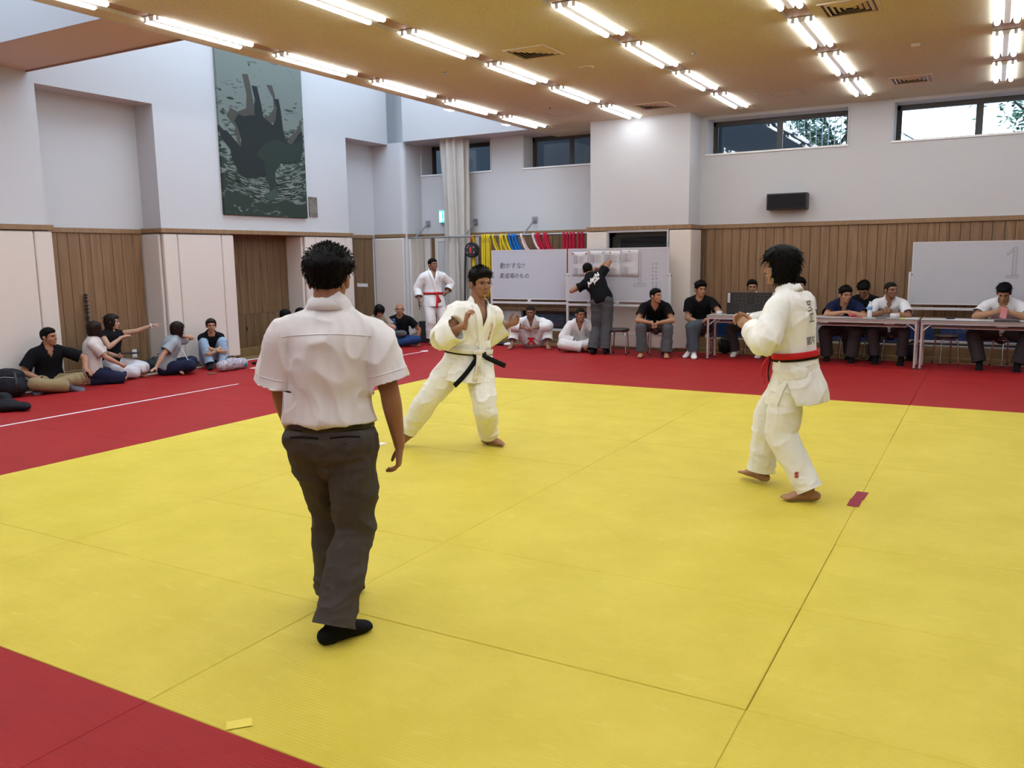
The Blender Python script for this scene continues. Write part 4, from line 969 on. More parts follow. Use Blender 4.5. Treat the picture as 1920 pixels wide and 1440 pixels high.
def person(label, loc, yaw, S):
    S = dict(S); a_ = -math.radians(yaw); c_, s_ = math.cos(a_), math.sin(a_)
    for k in list(S):                       # keys ending in W are given in world space
        if k.endswith('W') and k != 'W':
            v = V3(S.pop(k)); pt = k[:-1] in ('pelvis', 'neck', 'head', 'wrR', 'wrL', 'elbR', 'elbL', 'anR', 'anL', 'knR', 'knL')
            if pt: v = v - V3(loc)
            S[k[:-1]] = np.array((v[0] * c_ - v[1] * s_, v[0] * s_ + v[1] * c_, v[2]))
    K = skeleton(S); hero = S.get('hero', False); V, Q = body_mesh(K, S, hero)
    o = link_mesh('person', quad_mesh('person', V, Q, SKIN[S.get('skin', 'mid')])); o.location = loc; o.rotation_euler = (0, 0, math.radians(yaw))
    tag(o, label, 'person'); K['loc'] = loc; K['yaw'] = yaw
    face_bits(K, o, closed=S.get('closed', False))
    if S.get('hair'): hair(K, o, S['hair'], S.get('seed', 1), S.get('hairm'), hero)
    seed = S.get('seed', 1); vg = .007 if hero else .0145
    if S.get('sock'):
        v = []; 
        for q in 'RL':
            pr = foot_parts(K, q, False, .007) + [loft([K['A' + q] - K['fs' + q] * .03, K['A' + q] + (K['K' + q] - K['A' + q]) * .22], np.array([.040, .046]) * K['s'], n=14)]
            a, b = remesh(pr, .006 if hero else .009, 2); link_mesh('sock', quad_mesh('sock', a, b, S['sock']), o)
    t = S.get('bottom')
    if t:
        a, b = trousers(K, vg, **{k: v for k, v in t.items() if k != 'm'}, seed=seed); K['trV'], K['trQ'] = a, b; link_mesh('trousers', quad_mesh('trousers', a, b, t['m']), o)
    t = S.get('top')
    if t:
        a, b = shirt(K, vg, **{k: v for k, v in t.items() if k not in ('m', 'collar', 'vee')}, seed=seed, nape=bool(t.get('collar'))); K['shV'], K['shQ'] = a, b
        x, y, z = chest_coords(K, a[b].mean(1)); s_ = K['s']; vd = t.get('vee', .10 if t.get('collar') else .0) * s_      # neckline
        kill = (np.hypot(x, y - .012) < .073 * s_ * K['bulk'] ** .5) & (z > -.012 * s_ - .45 * np.clip(y, 0, None)) if not t.get('collar') else np.zeros(len(b), bool)
        if vd: kill |= (y > .0) & (z > -vd - .02) & (np.abs(x) < .055 * s_ * np.clip((z + vd + .02) / vd, 0, 1.2))
        a, b = compact(a, b[~kill])
        K['sho'] = link_mesh('shirt', quad_mesh('shirt', a, b, t['m']), o)
        if hero: sd = K['sho'].modifiers.new('thickness', 'SOLIDIFY'); sd.thickness = .003; sd.offset = -1
        if t.get('collar'): collar(K, K['sho'], t['m'] if t['collar'] is True else t['collar'])
    return o, K
# ================================================================== THE THREE ON THE YELLOW MAT
C_SHIRT = cloth('white_dress_shirt', (.78, .75, .75), .8, .15, 600); C_GREY = cloth('grey_wool_trousers', (.075, .064, .057), .85, .3, 700)
C_BLKSOCK = cloth('black_sock', (.010, .010, .011), .9); C_WSOCK = cloth('white_sock', (.75, .74, .74), .9)
M_LEATHER = mat('black_leather', (.012, .011, .011), .4); M_BTN = mat('dark_button', (.03, .03, .03), .4)

# referee, seen from behind
ref, K = person('referee in white short-sleeved shirt and grey trousers standing with his back to us', (4.2, .85, 0), 0, dict(
    hero=True, H=1.72, bulk=1.05, wide=1.07, skin='tan', seed=4, hair='spiky', shRo=(0, 0, -.030), shLo=(0, 0, -.030), head=(.014, .030, 1.550), pelvis=(.005, .005, .875), pfwd=(-.5, .87, 0), neck=(.012, .012, 1.420), cfwd=(-.63, .78, 0), hdir=(-.38, .92, -.06),
    elbR=(.222, .152, 1.065), wrR=(.220, .212, .815), elbL=(-.190, -.082, 1.075), wrL=(-.222, .020, .835), hdR=(-.10, .02, -1), hdL=(.10, .20, -1), pnR=(-.9, -.5, 0), pnL=(.9, .3, 0), cuR=30, cuL=30,
    anR=(.092, -.128, .078), anL=(-.185, .19, .085), kpR=(-.2, .95, 0), kpL=(-.3, .95, 0), fdR=(.29, .96, 0), fdL=(.05, 1, 0), feet='sock', sock=C_BLKSOCK,
    bottom=dict(m=C_GREY, r=(.100, .082, .078), hem=.004, u_end=1.02, waist=.17, amp=.012, off=.016),
    top=dict(m=C_SHIRT, off=.028, u0=.09, sleeve=(.80, .078, .096), amp=.019, blouse=.024, collar=True)))
bv = bvh_of(K['shV'], K['shQ']); bt = bvh_of(K['trV'], K['trQ'])
# yoke seam across the back, placket of the sleeves, trouser belt, back pockets
N, cr_, cf, ax = K['N'], K['cr'], K['cf'], K['ax']
P = [N + cr_ * x - ax * (.085 + .018 * (abs(x) / .2) ** 2) for x in np.linspace(-.185, .185, 26)]
v, f = surf_band(bv, P, [ax] * 26, .004, cf, .0022, .0004); link_mesh('yoke_seam', np_mesh('yoke_seam', v, f, C_SHIRT, True), K['sho'])
for q in 'RL':
    E_, S_ = K['E' + q], K['S' + q]; e = S_ + (E_ - S_) * .66; ax2 = nrm(E_ - S_); a2 = nrm(np.cross(ax2, cf)); b2 = np.cross(ax2, a2); pts = []
    V = []; Fs = []
    for j in range(30):
        a = 2 * math.pi * j / 30; d = a2 * math.cos(a) + b2 * math.sin(a); hit = bv.ray_cast(Vector(e + d * .3), Vector(-d), .5)
        r_ = V3(hit[0]) if hit[0] is not None and np.linalg.norm(V3(hit[0]) - e) < .115 else e + d * .088
        V += [r_ - ax2 * .002 - d * .001, r_ + ax2 * .002 - d * .001, r_ + ax2 * .002 + d * .0022, r_ - ax2 * .002 + d * .0022]
    for j in range(30):
        a, b = j * 4, ((j + 1) % 30) * 4
        for k in range(4): w2 = (k + 1) % 4; Fs.append((a + k, a + w2, b + w2, b + k))
    link_mesh('sleeve_hem', np_mesh('sleeve_hem', np.array(V), Fs, C_SHIRT, True), K['sho'])
v, f, (c, up_, r_, f_) = waist_ring(K, bt, .118, .034, .003, .000); link_mesh('leather_belt', np_mesh('leather_belt', v, f, M_LEATHER, True), ref)
for sg in (-1, 1):
    P = [K['P'] + K['pr'] * (sg * .085 + x) + K['pu'] * (.018 + .006 * math.cos(x * 20)) for x in np.linspace(-.062, .062, 10)]
    v, f = surf_band(bt, P, [K['pu']] * 10, .006, K['pf'], .002, .0006); link_mesh('back_pocket', np_mesh('back_pocket', v, f, C_BLKSOCK, True), ref)
    p = K['P'] + K['pr'] * sg * .085 + K['pu'] * -.004; hit = bt.ray_cast(Vector(p - K['pf'] * .5), Vector(K['pf']), .8)
    if hit[0] is not None: v, f = ball(V3(hit[0]) , .0065, n=10); link_mesh('pocket_button', np_mesh('pocket_button', v, f, M_BTN, True), ref)

# contestant with white and black belts, stepping sideways
GI_PANTS = dict(m=M_GI, r=(.108, .092, .078), hem=.004, u_end=.93, waist=.13, amp=.010, off=.018)
wj, K = person('contestant in white judo suit with white over black belt, arms raised, stepping right', (2.75, 4.1, 0), 0, dict(
    hero=True, H=1.74, bulk=1.04, skin='tan', seed=9, hair='short', pelvis=(.075, .045, .790), pfwd=(.80, -.60, 0), neck=(.150, .085, 1.245), cfwd=(.88, -.47, 0), hdir=(.88, -.48, -.06), head=(.190, .080, 1.420),
    wrR=(.225, -.225, 1.105), epR=(-.55, -.45, -.75), wrL=(.265, .420, 1.055), epL=(-.25, .75, -.75), hdR=(.12, .10, 1), pnR=(.75, .65, 0), cuR=42, hdL=(.85, .10, .42), pnL=(.1, -.9, .3), cuL=30,
    anR=(-.465, -.140, .135), anL=(.145, .235, .080), kpR=(.55, -.6, .4), kpL=(.55, -.85, 0), fdR=(-.42, -.68, -.52), fsR=(-.2, -.4, .9), fdL=(1, -.10, 0),
    bottom=GI_PANTS))
jk, bv = gi_jacket(K, wj, .0065, 5, skirt=-.36, flare=.060, sl=(.62, .092, .090), slL=(.88, .092, .082), amp=.013, hero=True)
belt(K, wj, bv, M_BELTK, u=.115, width=.042, lift=.002, tails=[(-.24, .10, .02, -.02), (.15, .27, .02, .07)], name='black_belt', front=nrm(K['pf'] + K['pr'] * -.15))
_, (kk, sd, fr, up_) = belt(K, wj, bv, M_BELTW, u=.135, width=.040, lift=.010, tails=[(.012, .24, .035, .02), (-.04, .25, .03, -.03)], name='white_belt', front=nrm(K['pf'] + K['pr'] * -.12))
text_on(bv, jk, '足立学園', .040, K['N'] - K['cr'] * .100 - K['ax'] * .205, K['cr'], K['ax'], -K['cf'], M_REDINK, .004, 'chest_embroidery', vertical=True)
text_on(None, wj, '柔道部', .030, kk + sd * .018 - up_ * .15 + fr * .050, sd, up_, -fr, M_GOLD, .004, 'belt_embroidery', vertical=True)

# contestant with red and black belts, seen from the side
rj, K = person('contestant in white judo suit with red belt and thick black hair, hands clasped in front', (5.45, 3.95, 0), 0, dict(
    hero=True, H=1.72, bulk=1.0, skin='mid', seed=13, hair='mop', pelvis=(.115, .020, .865), pfwd=(-.985, .17, 0), neck=(.048, .015, 1.385), cfwd=(-.965, .26, 0), hdir=(-.995, .06, -.03), head=(-.008, .020, 1.545),
    wrL=(-.165, -.125, 1.150), epL=(.25, -.75, -.75), wrR=(-.215, .060, 1.165), epR=(.1, .8, -.8), hdL=(-.80, .38, .42), hdR=(-.85, -.22, .36), pnL=(.1, .75, -.3), pnR=(.0, -.85, -.2), cuL=48, cuR=42,
    anL=(.262, -.140, .080), anR=(-.130, .185, .092), kpL=(-1, .1, 0), kpR=(-1, .3, 0), fdL=(-.92, -.38, 0), fdR=(-.90, .40, .10), fsR=(-.1, 0, 1),
    bottom=dict(GI_PANTS, u_end=1.0, r=(.110, .100, .090))))
jk, bv = gi_jacket(K, rj, .0065, 6, skirt=-.44, flare=.055, sl=(.84, .086, .078), amp=.013, hero=True)
belt(K, rj, bv, M_BELTK, u=.165, width=.042, lift=.002, tails=[(.06, .17, .03, .05)], name='black_belt', front=nrm(K['pf'] - K['pr'] * .40))
belt(K, rj, bv, M_BELTR, u=.195, width=.042, lift=.009, tails=[(-.05, .19, .05, -.02), (.05, .15, .06, .03)], name='red_belt', front=nrm(K['pf'] - K['pr'] * .45))
text_on(bv, jk, '足立', .078, K['N'] - K['ax'] * .15 + K['cr'] * -.01, -K['cr'], K['ax'], K['cf'], M_INK, .004, 'back_lettering', vertical=True)
text_on(bv, jk, '学園', .058, K['N'] - K['ax'] * .34 + K['cr'] * -.01, -K['cr'], K['ax'], K['cf'], M_INK, .004, 'back_lettering', vertical=False)

btr = bvh_of(K['trV'], K['trQ'])
text_on(btr, rj, 'S', .052, V3((5.63, 3.80, .19)) - V3((5.45, 3.95, 0)), (1, .2, 0), (0, 0, 1), (-.15, 1, 0), M_REDINK, .005, 'trouser_emblem', off=.003)
# ================================================================== EVERYONE ALONG THE WALLS
C_BLK = cloth('black_tee_cotton', (.0055, .0055, .007)); C_NAVY = cloth('navy_polo_cotton', (.009, .014, .048)); C_DKNAVY = cloth('dark_navy_cotton', (.007, .008, .016))
C_SLATE = cloth('slate_grey_trousers', (.075, .075, .082)); C_BLUEG = cloth('blue_grey_trousers', (.06, .072, .086)); C_DKGREY = cloth('dark_trousers', (.052, .044, .049))
C_KHAKI = cloth('khaki_cotton', (.26, .19, .10)); C_WTEE = cloth('offwhite_tee', (.56, .48, .45)); C_GTEE = cloth('pale_grey_blouse', (.30, .32, .35)); C_BEIGE = cloth('beige_tee', (.29, .23, .19))
C_WPANT = cloth('white_trousers', (.56, .53, .55)); C_JEAN = cloth('blue_denim', (.02, .045, .13)); C_LJEAN = cloth('light_blue_denim', (.26, .34, .45)); C_NPANT = cloth('dark_navy_trousers', (.016, .019, .045)); C_GSOCK = cloth('grey_sock', (.14, .15, .19))
C_WSH = cloth('white_school_shirt', (.66, .65, .68), .8, .15, 600)
TEE = dict(off=.014, u0=-.12, sleeve=(.62, .070, .080), amp=.006)
POLO = dict(off=.013, u0=-.12, sleeve=(.76, .066, .080), amp=.007)
PANT = dict(r=(.098, .078, .076), u_end=.95, amp=.006)
def cross(sp=.10, fy=.32): return dict(anR=(-sp, fy, .075), anL=(sp, fy - .08, .085), kpR=(1, .15, .18), kpL=(-1, .15, .18), fdR=(-.9, .3, -.1), fdL=(.9, .3, -.1), fsR=(.2, .5, .8), fsL=(-.2, .5, .8))
def seiza(k=.38): return dict(knR=(.10, k, .075), anR=(.09, -.06, .055), knL=(-.10, k, .075), anL=(-.09, -.06, .055), fdR=(-.1, -1, -.05), fdL=(.1, -1, -.05), fsR=(0, 0, -1), fsL=(0, 0, -1))
def chair(fy=.40, w_=.15): return dict(anR=(w_, fy, .08), anL=(-w_, fy, .08), kpR=(.15, .6, .8), kpL=(-.15, .6, .8))

# --- along the left wall
pm, PM_K = person('man in black polo and khaki trousers sitting cross-legged against the pad', (-3.95, 4.58, 0), 254, dict(H=1.70, bulk=1.06, skin='tan', seed=21, hair='crop', pelvis=(0, -.02, .095), lean=10, slump=(0, -.04, 0), hdirW=(.93, .35, .02), wrR=(.14, .20, .17), epR=(.9, -.4, -.2), wrL=(-.34, .34, .27), epL=(-.7, -.3, .0), hdL=(-.3, .8, -.3), pnL=(0, -.2, -1), pnR=(0, .2, -1), **cross(.12, .36), feet='sock', sock=C_GSOCK, bottom=dict(m=C_KHAKI, **PANT), top=dict(m=C_BLK, collar=True, **POLO)))
person('woman with brown bob in off-white tee and navy trousers kneeling beside the black-clad man', (-3.90, 5.18, 0), 322, dict(H=1.58, female=True, skin='fair', seed=22, hair='bob', hairm=M_HAIRB, pelvis=(0, -.02, .17), lean=6, hdirW=(-.35, .92, .02), wrR=(.06, .33, .26), wrL=(-.10, .30, .36), epR=(.9, -.3, -.4), epL=(-.9, -.2, -.4), cuR=40, **seiza(.36), feet='bare', bottom=dict(m=C_NPANT, **PANT), top=dict(m=C_WTEE, off=.024, u0=-.20, sleeve=(.72, .072, .082), amp=.007)))
pw, PW_K = person('woman with long hair in black sleeveless top and white trousers pointing to the right', (-4.20, 5.66, 0), 276, dict(H=1.62, female=True, skin='fair', seed=23, hair='long', hairm=M_HAIRB, pelvis=(0, 0, .22), lean=4, hdirW=(.62, .78, -.05), wrLW=(-3.88, 6.14, .735), epL=(-.3, .2, -1), wrR=(.03, .27, .60), epR=(.9, -.1, -.7), hdLW=(.35, .9, .12), pnL=(0, 0, -1), hdR=(-.85, .4, .25), pnR=(0, -.3, -1), cuR=15, cuL=12, **cross(.14, .34), bottom=dict(m=C_WPANT, r=(.10, .092, .085), u_end=.92, amp=.009), top=dict(m=C_BLK, off=.018, u0=-.12, sleeve=(.22, .066, .074), amp=.006)))
person('woman with shoulder-length hair in pale grey blouse leaning on one hand, palm raised', (-3.84, 6.28, 0), 318, dict(H=1.60, female=True, bulk=1.06, skin='fair', seed=24, hair='bob', hairm=M_HAIRB, pelvis=(0, 0, .10), lean=20, hdirW=(.05, 1, -.05), wrRW=(-3.66, 5.91, .075), epR=(.6, -.6, 0), hdRW=(.3, -.9, -.15), pnR=(0, 0, -1), wrL=(-.04, .22, .56), epL=(-.9, .2, -.5), hdL=(0, .1, 1), pnL=(.6, -.6, 0), cuL=10, cuR=8, **cross(.14, .30), bottom=dict(m=C_NPANT, **PANT), top=dict(m=C_GTEE, off=.026, u0=-.20, sleeve=(.66, .076, .092), amp=.007)))
person('woman in black tee and light jeans hugging her knees against the pad', (-3.96, 7.22, 0), 240, dict(H=1.60, female=True, skin='mid', seed=25, hair='tied', hairm=M_HAIRB, pelvis=(0, 0, .10), lean=18, slump=(0, -.05, 0), hdirW=(.80, -.55, -.03), wrR=(-.05, .42, .27), wrL=(.05, .42, .25), epR=(.9, .1, -.3), epL=(-.9, .1, -.3), hdR=(-.9, .2, -.2), hdL=(.9, .2, -.2), pnR=(0, -1, 0), pnL=(0, -1, 0), anR=(.10, .42, .075), anL=(-.10, .42, .075), kpR=(.15, 0, 1), kpL=(-.15, 0, 1), fdR=(.15, 1, 0), fdL=(-.15, 1, 0), feet='sock', sock=C_BLKSOCK, bottom=dict(m=C_LJEAN, **PANT), top=dict(m=C_BLK, **TEE)))
person('seated person in dark tee with black hair looking down, beside the dark oak recess', (-3.95, 8.68, 0), 335, dict(H=1.66, skin='tan', seed=26, hair='crop', pelvis=(0, 0, .10), lean=12, hdirW=(.35, .85, -.25), wrR=(.12, .30, .2), wrL=(-.12, .3, .2), **cross(), bottom=dict(m=C_DKGREY, **PANT), top=dict(m=C_DKNAVY, **TEE)))
person('person with black hair mostly hidden behind the referee by the wall', (-4.12, 9.30, 0), 300, dict(H=1.62, skin='tan', seed=27, hair='crop', pelvis=(0, 0, .10), lean=6, hdirW=(.6, .5, -.2), wrR=(.12, .30, .2), wrL=(-.12, .3, .2), **cross(), bottom=dict(m=C_DKGREY, **PANT), top=dict(m=C_BLK, **TEE)))
wb_, WB_K = person('woman with black bob in beige tee kneeling, looking into a black bag', (-3.12, 10.40, 0), 214, dict(H=1.58, female=True, skin='fair', seed=28, hair='bob', pelvis=(0, -.02, .17), lean=18, hdirW=(.75, -.30, -.62), wrR=(.05, .34, .42), wrL=(-.12, .33, .47), epR=(.9, -.3, -.5), epL=(-.9, -.3, -.5), hdR=(-.8, .4, -.4), hdL=(.5, .6, -.5), cuL=45, **seiza(.38), bottom=dict(m=C_WPANT, r=(.096, .088, .078), u_end=.9, amp=.006), top=dict(m=C_BEIGE, off=.022, u0=-.12, sleeve=(.74, .070, .082), amp=.007)))
bd, BD_K = person('bald man in black tee and jeans crouching with one knee raised', (-3.04, 10.95, 0), 212, dict(H=1.68, skin='tan', seed=29, hair=None, pelvis=(0, -.02, .11), lean=16, hdirW=(.60, -.78, .0), wrR=(.20, .16, .30), epR=(.9, -.3, -.2), wrLW=(-2.72, 11.02, .07), epL=(-.8, -.4, 0), hdLW=(.6, -.5, -.3), pnL=(0, 0, -1), anR=(.13, .30, .08), kpR=(.1, .1, 1), anL=(.06, .28, .08), kpL=(-1, .25, .15), fdL=(.8, .3, 0), feet='sock', sock=C_BLKSOCK, bottom=dict(m=C_JEAN, **PANT), top=dict(m=C_BLK, **TEE)))

# --- competitors in judo suits along the back
GP = dict(m=M_GIW, r=(.106, .098, .092), u_end=.88, waist=.13, amp=.009, off=.016)
gs, K = person('competitor in white judo suit with red and black belts standing beside the curtain', (-2.62, 11.46, 0), 226, dict(H=1.70, skin='brown', seed=31, hair='crop', pelvis=(0, 0, .90), lean=-2, hdirW=(.93, -.30, .10), wrR=(.29, .03, .86), epR=(.4, -.8, 0), wrL=(-.26, .02, .98), epL=(-.8, -.6, -.1), hdR=(0, .1, -1), hdL=(.7, .3, -.6), anR=(.08, .02, .08), anL=(-.24, .04, .08), fdR=(.2, 1, 0), fdL=(-.5, .85, 0), bottom=GP))
gk = K
jk, bv = gi_jacket(K, gs, .011, 7, skirt=-.34, flare=.03, sl=(.72, .082, .074), amp=.008, mats=(M_GIW, M_GIWL))
belt(K, gs, bv, M_BELTK, u=.14, width=.042, tails=[(-.05, .16, .02, -.02)], name='black_belt', front=nrm(K['pf'] - K['pr'] * .2)); belt(K, gs, bv, M_BELTR, u=.15, width=.036, lift=.008, tails=[(.03, .28, .03, .01), (.0, .18, .03, -.02)], name='red_belt', front=nrm(K['pf'] - K['pr'] * .3))
text_on(bv, jk, '足立', .045, K['N'] - K['cr'] * .11 - K['ax'] * .16, K['cr'], K['ax'], -K['cf'], M_INK, .004, 'chest_embroidery', vertical=True)
ga, K = person('competitor in white judo suit sitting with knees apart, arms over his knees', (-.64, 11.78, 0), 201, dict(H=1.68, skin='brown', seed=32, hair='buzz', pelvis=(0, 0, .10), lean=24, slump=(0, -.06, 0), hdirW=(.28, -.92, -.22), wrR=(.10, .38, .38), wrL=(-.10, .38, .38), epR=(1, .0, .1), epL=(-1, 0, .1), hdR=(-.9, .3, -.15), hdL=(.9, .3, -.15), pnR=(0, -.4, -1), pnL=(0, -.4, -1), cuR=30, cuL=30, anR=(.32, .42, .085), anL=(-.32, .42, .085), kpR=(.35, 0, 1), kpL=(-.35, 0, 1), fdR=(.3, 1, -.1), fdL=(-.3, 1, -.1), bottom=dict(GP, u_end=.82)))
jk, bv = gi_jacket(K, ga, .011, 8, skirt=-.10, flare=.01, sl=(.66, .086, .080), amp=.008, mats=(M_GIW, M_GIWL)); belt(K, ga, bv, M_BELTR, u=.12, width=.04, tails=[(.05, .10, .05, .02), (-.05, .10, .05, -.02)], name='red_belt')
text_on(bv, jk, '足立', .045, K['N'] - K['cr'] * .10 - K['ax'] * .17, K['cr'], K['ax'], -K['cf'], M_INK, .004, 'chest_embroidery', vertical=True)
gb, K = person('competitor in white judo suit sitting cross-legged at the foot of the writing man', (.44, 11.55, 0), 203, dict(H=1.68, skin='tan', seed=33, hair='buzz', pelvis=(0, 0, .10), lean=28, slump=(0, -.05, 0), hdirW=(.75, -.62, -.05), wrR=(.06, .32, .16), wrL=(-.14, .36, .16), epR=(1, -.1, .1), epL=(-1, 0, .1), hdR=(-.3, .6, -.5), hdL=(.3, .6, -.5), pnR=(0, 0, -1), pnL=(0, 0, -1), **cross(.10, .36), bottom=dict(GP, u_end=.82)))
jk, bv = gi_jacket(K, gb, .011, 9, skirt=-.10, flare=.01, sl=(.74, .086, .080), amp=.008, mats=(M_GIW, M_GIWL)); belt(K, gb, bv, M_BELTK, u=.12, width=.04, tails=[(.05, .10, .05, .02)], name='black_belt')
text_on(bv, jk, '足立学園', .040, K['N'] - K['cr'] * .10 - K['ax'] * .20, K['cr'], K['ax'], -K['cf'], M_INK, .004, 'chest_embroidery', vertical=True)

# --- man writing on the whiteboard
wm, K = person('man in black tee with white script on the back writing on the whiteboard', (.95, 11.15, 0), 10, dict(H=1.72, skin='tan', seed=34, hair='crop', pelvisW=(1.00, 11.20, .90), neckW=(.75, 11.28, 1.30), pfwdW=(-.1, 1, 0), cfwdW=(-.25, 1, 0), hdirW=(-.15, .95, -.25), hupW=(-.35, .2, 1), elbLW=(.475, 11.14, 1.06), wrLW=(.60, 11.36, 1.20), wrRW=(.80, 11.54, 1.42), epRW=(1, -.3, .55), hdLW=(.4, .6, .5), hdRW=(-.6, .6, -.1), cuL=45, cuR=45, anRW=(1.10, 11.12, .08), anLW=(.90, 11.04, .08), fdR=(.1, 1, 0), fdL=(-.05, 1, 0), feet='sock', sock=C_BLKSOCK, bottom=dict(m=C_SLATE, r=(.104, .092, .088), u_end=.99, waist=.16, amp=.007), top=dict(m=C_BLK, off=.026, u0=-.10, sleeve=(.50, .070, .080), amp=.008)))
bv = bvh_of(K['shV'], K['shQ'])
M_PRINT = mat('white_shirt_print', (.80, .79, .77), .7)
rot = math.radians(22)
text_on(bv, K['sho'], 'Adachi', .098, K['N'] - K['ax'] * .125 + K['cr'] * .035, K['cr'], K['ax'], K['cf'], M_PRINT, .005, 'shirt_lettering', shear=.35, rot=rot, off=.0035)
text_on(bv, K['sho'], 'judo', .070, K['N'] - K['ax'] * .165 + K['cr'] * .085, K['cr'], K['ax'], K['cf'], M_PRINT, .005, 'shirt_lettering', shear=.35, rot=rot, off=.0025)

# --- people on stools
person('barefoot man in black V-neck shirt on a stool, elbows on knees and hands clasped', (1.88, 11.42, 0), 197, dict(H=1.70, bulk=1.03, skin='mid', seed=41, hair='crop', pelvis=(0, -.02, .50), lean=40, hdirW=(.93, -.35, .05), wrR=(.035, .42, .555), wrL=(-.035, .42, .555), epR=(1, -.2, .1), epL=(-1, -.2, .1), hdR=(-.25, .55, -.75), hdL=(.25, .55, -.75), cuR=50, cuL=45, anR=(.20, .42, .08), anL=(-.19, .46, .08), kpR=(.25, .6, .8), kpL=(-.25, .6, .8), fdR=(.2, 1, 0), fdL=(-.1, 1, 0), bottom=dict(m=C_SLATE, r=(.100, .088, .088), u_end=.97, amp=.007), top=dict(m=C_BLK, vee=.08, **TEE)))
person('man in black tee and white socks on a stool at the table end', (2.59, 11.62, 0), 186, dict(H=1.74, skin='mid', seed=42, hair='short', pelvis=(.0, -.02, .50), lean=22, hdirW=(.72, -.68, -.06), wrR=(-.02, .30, .56), epR=(1, -.5, -.2), wrL=(-.12, .34, .60), epL=(-1, -.1, .25), hdR=(-.6, .4, -.5), hdL=(.5, .2, -.8), cuR=45, cuL=45, anR=(.02, .46, .08), anL=(.10, .34, .12), kpR=(.1, .6, .8), kpL=(-.1, .6, .8), fdR=(-.2, 1, 0), fdL=(.5, .8, -.3), feet='sock', sock=C_WSOCK, bottom=dict(m=C_BLUEG, r=(.100, .090, .088), u_end=.93, amp=.009), top=dict(m=C_BLK, **TEE)))
person('close-cropped man in white shirt half hidden behind the scoreboard', (3.34, 12.0, 0), 176, dict(H=1.72, skin='tan', seed=43, hair='crop', pelvis=(0, 0, .50), lean=12, hdirW=(.30, -.95, -.05), wrR=(.12, .36, .60), wrL=(-.12, .36, .60), anR=(.20, .24, .08), anL=(-.20, .24, .08), kpR=(.2, .6, .8), kpL=(-.2, .6, .8), feet='sock', sock=C_WSOCK, bottom=dict(m=C_DKGREY, **PANT), top=dict(m=C_WSH, collar=True, **POLO)))
person('dark-haired person hidden behind the contestant with the red belt', (4.06, 12.02, 0), 180, dict(H=1.70, skin='fair', seed=44, hair='short', pelvis=(0, 0, .515), lean=4, hdirW=(.1, -1, -.05), wrR=(.12, .36, .60), wrL=(-.12, .36, .60), **chair(.30), feet='sock', sock=C_BLKSOCK, bottom=dict(m=C_DKGREY, **PANT), top=dict(m=C_WSH, **POLO)))
person('stocky man in navy polo with folded arms on the table, holding something red', (4.77, 11.92, 0), 182, dict(H=1.72, bulk=1.16, skin='mid', seed=45, hair='short', pelvis=(0, 0, .50), lean=36, hdirW=(.60, -.80, -.10), wrR=(-.02, .50, .765), epR=(1, -.2, -.15), wrL=(-.06, .44, .770), epL=(-1, -.2, -.15), hdR=(-.85, .3, -.1), hdL=(.65, .65, -.1), pnR=(0, 0, -1), pnL=(0, 0, -1), cuL=40, cuR=35, anR=(.22, .26, .08), anL=(-.14, .36, .08), kpR=(.2, .6, .8), kpL=(-.2, .6, .8), feet='sock', sock=C_BLKSOCK, bottom=dict(m=C_DKGREY, **PANT), top=dict(m=C_NAVY, collar=True, **POLO)))
person('man in black tee with bowed head sitting behind the navy polo man', (5.00, 12.26, 0), 180, dict(H=1.74, skin='tan', seed=46, hair='short', pelvis=(0, 0, .50), lean=18, hdirW=(-.1, -.75, -.62), wrR=(.10, .32, .60), wrL=(-.10, .32, .60), **chair(.26, .17), feet='sock', sock=C_BLKSOCK, bottom=dict(m=C_DKGREY, **PANT), top=dict(m=C_BLK, **TEE)))
person('shaven-headed man in white open-collar shirt with hands clasped on the table', (5.40, 11.90, 0), 180, dict(H=1.76, skin='brown', seed=47, hair='buzz', pelvis=(0, 0, .50), lean=25, hdirW=(.66, -.74, .02), wrR=(.035, .43, .775), epR=(1, -.3, -.2), wrL=(-.035, .43, .775), epL=(-1, -.3, -.2), hdR=(-.5, .75, .25), hdL=(.5, .75, .25), pnR=(-.8, -.4, 0), pnL=(.8, -.4, 0), cuR=50, cuL=45, anR=(.14, .32, .08), anL=(-.20, .32, .08), kpR=(.2, .6, .8), kpL=(-.2, .6, .8), feet='sock', sock=C_BLKSOCK, bottom=dict(m=C_DKGREY, u_end=.84, r=(.098, .078, .074), amp=.006), top=dict(m=C_WSH, collar=True, **POLO)))
person('man in white short-sleeved shirt reading a pink slip at the right-hand table', (6.86, 11.92, 0), 178, dict(H=1.76, bulk=1.12, skin='mid', seed=48, hair='short', pelvis=(0, 0, .505), lean=27, hdirW=(-.05, -.80, -.48), closed=True, wrR=(.075, .43, .80), epR=(1, -.3, -.2), wrL=(-.075, .43, .80), epL=(-1, -.3, -.2), hdR=(-.55, .65, .3), hdL=(.55, .65, .3), pnR=(-.7, -.5, .2), pnL=(.7, -.5, .2), cuR=38, cuL=38, anR=(.23, .44, .08), anL=(-.22, .44, .08), kpR=(.6, .5, .7), kpL=(-.6, .5, .7), feet='sock', sock=C_BLKSOCK, bottom=dict(m=C_DKGREY, r=(.104, .086, .080), u_end=.93, amp=.006), top=dict(m=C_WSH, collar=True, **POLO)))
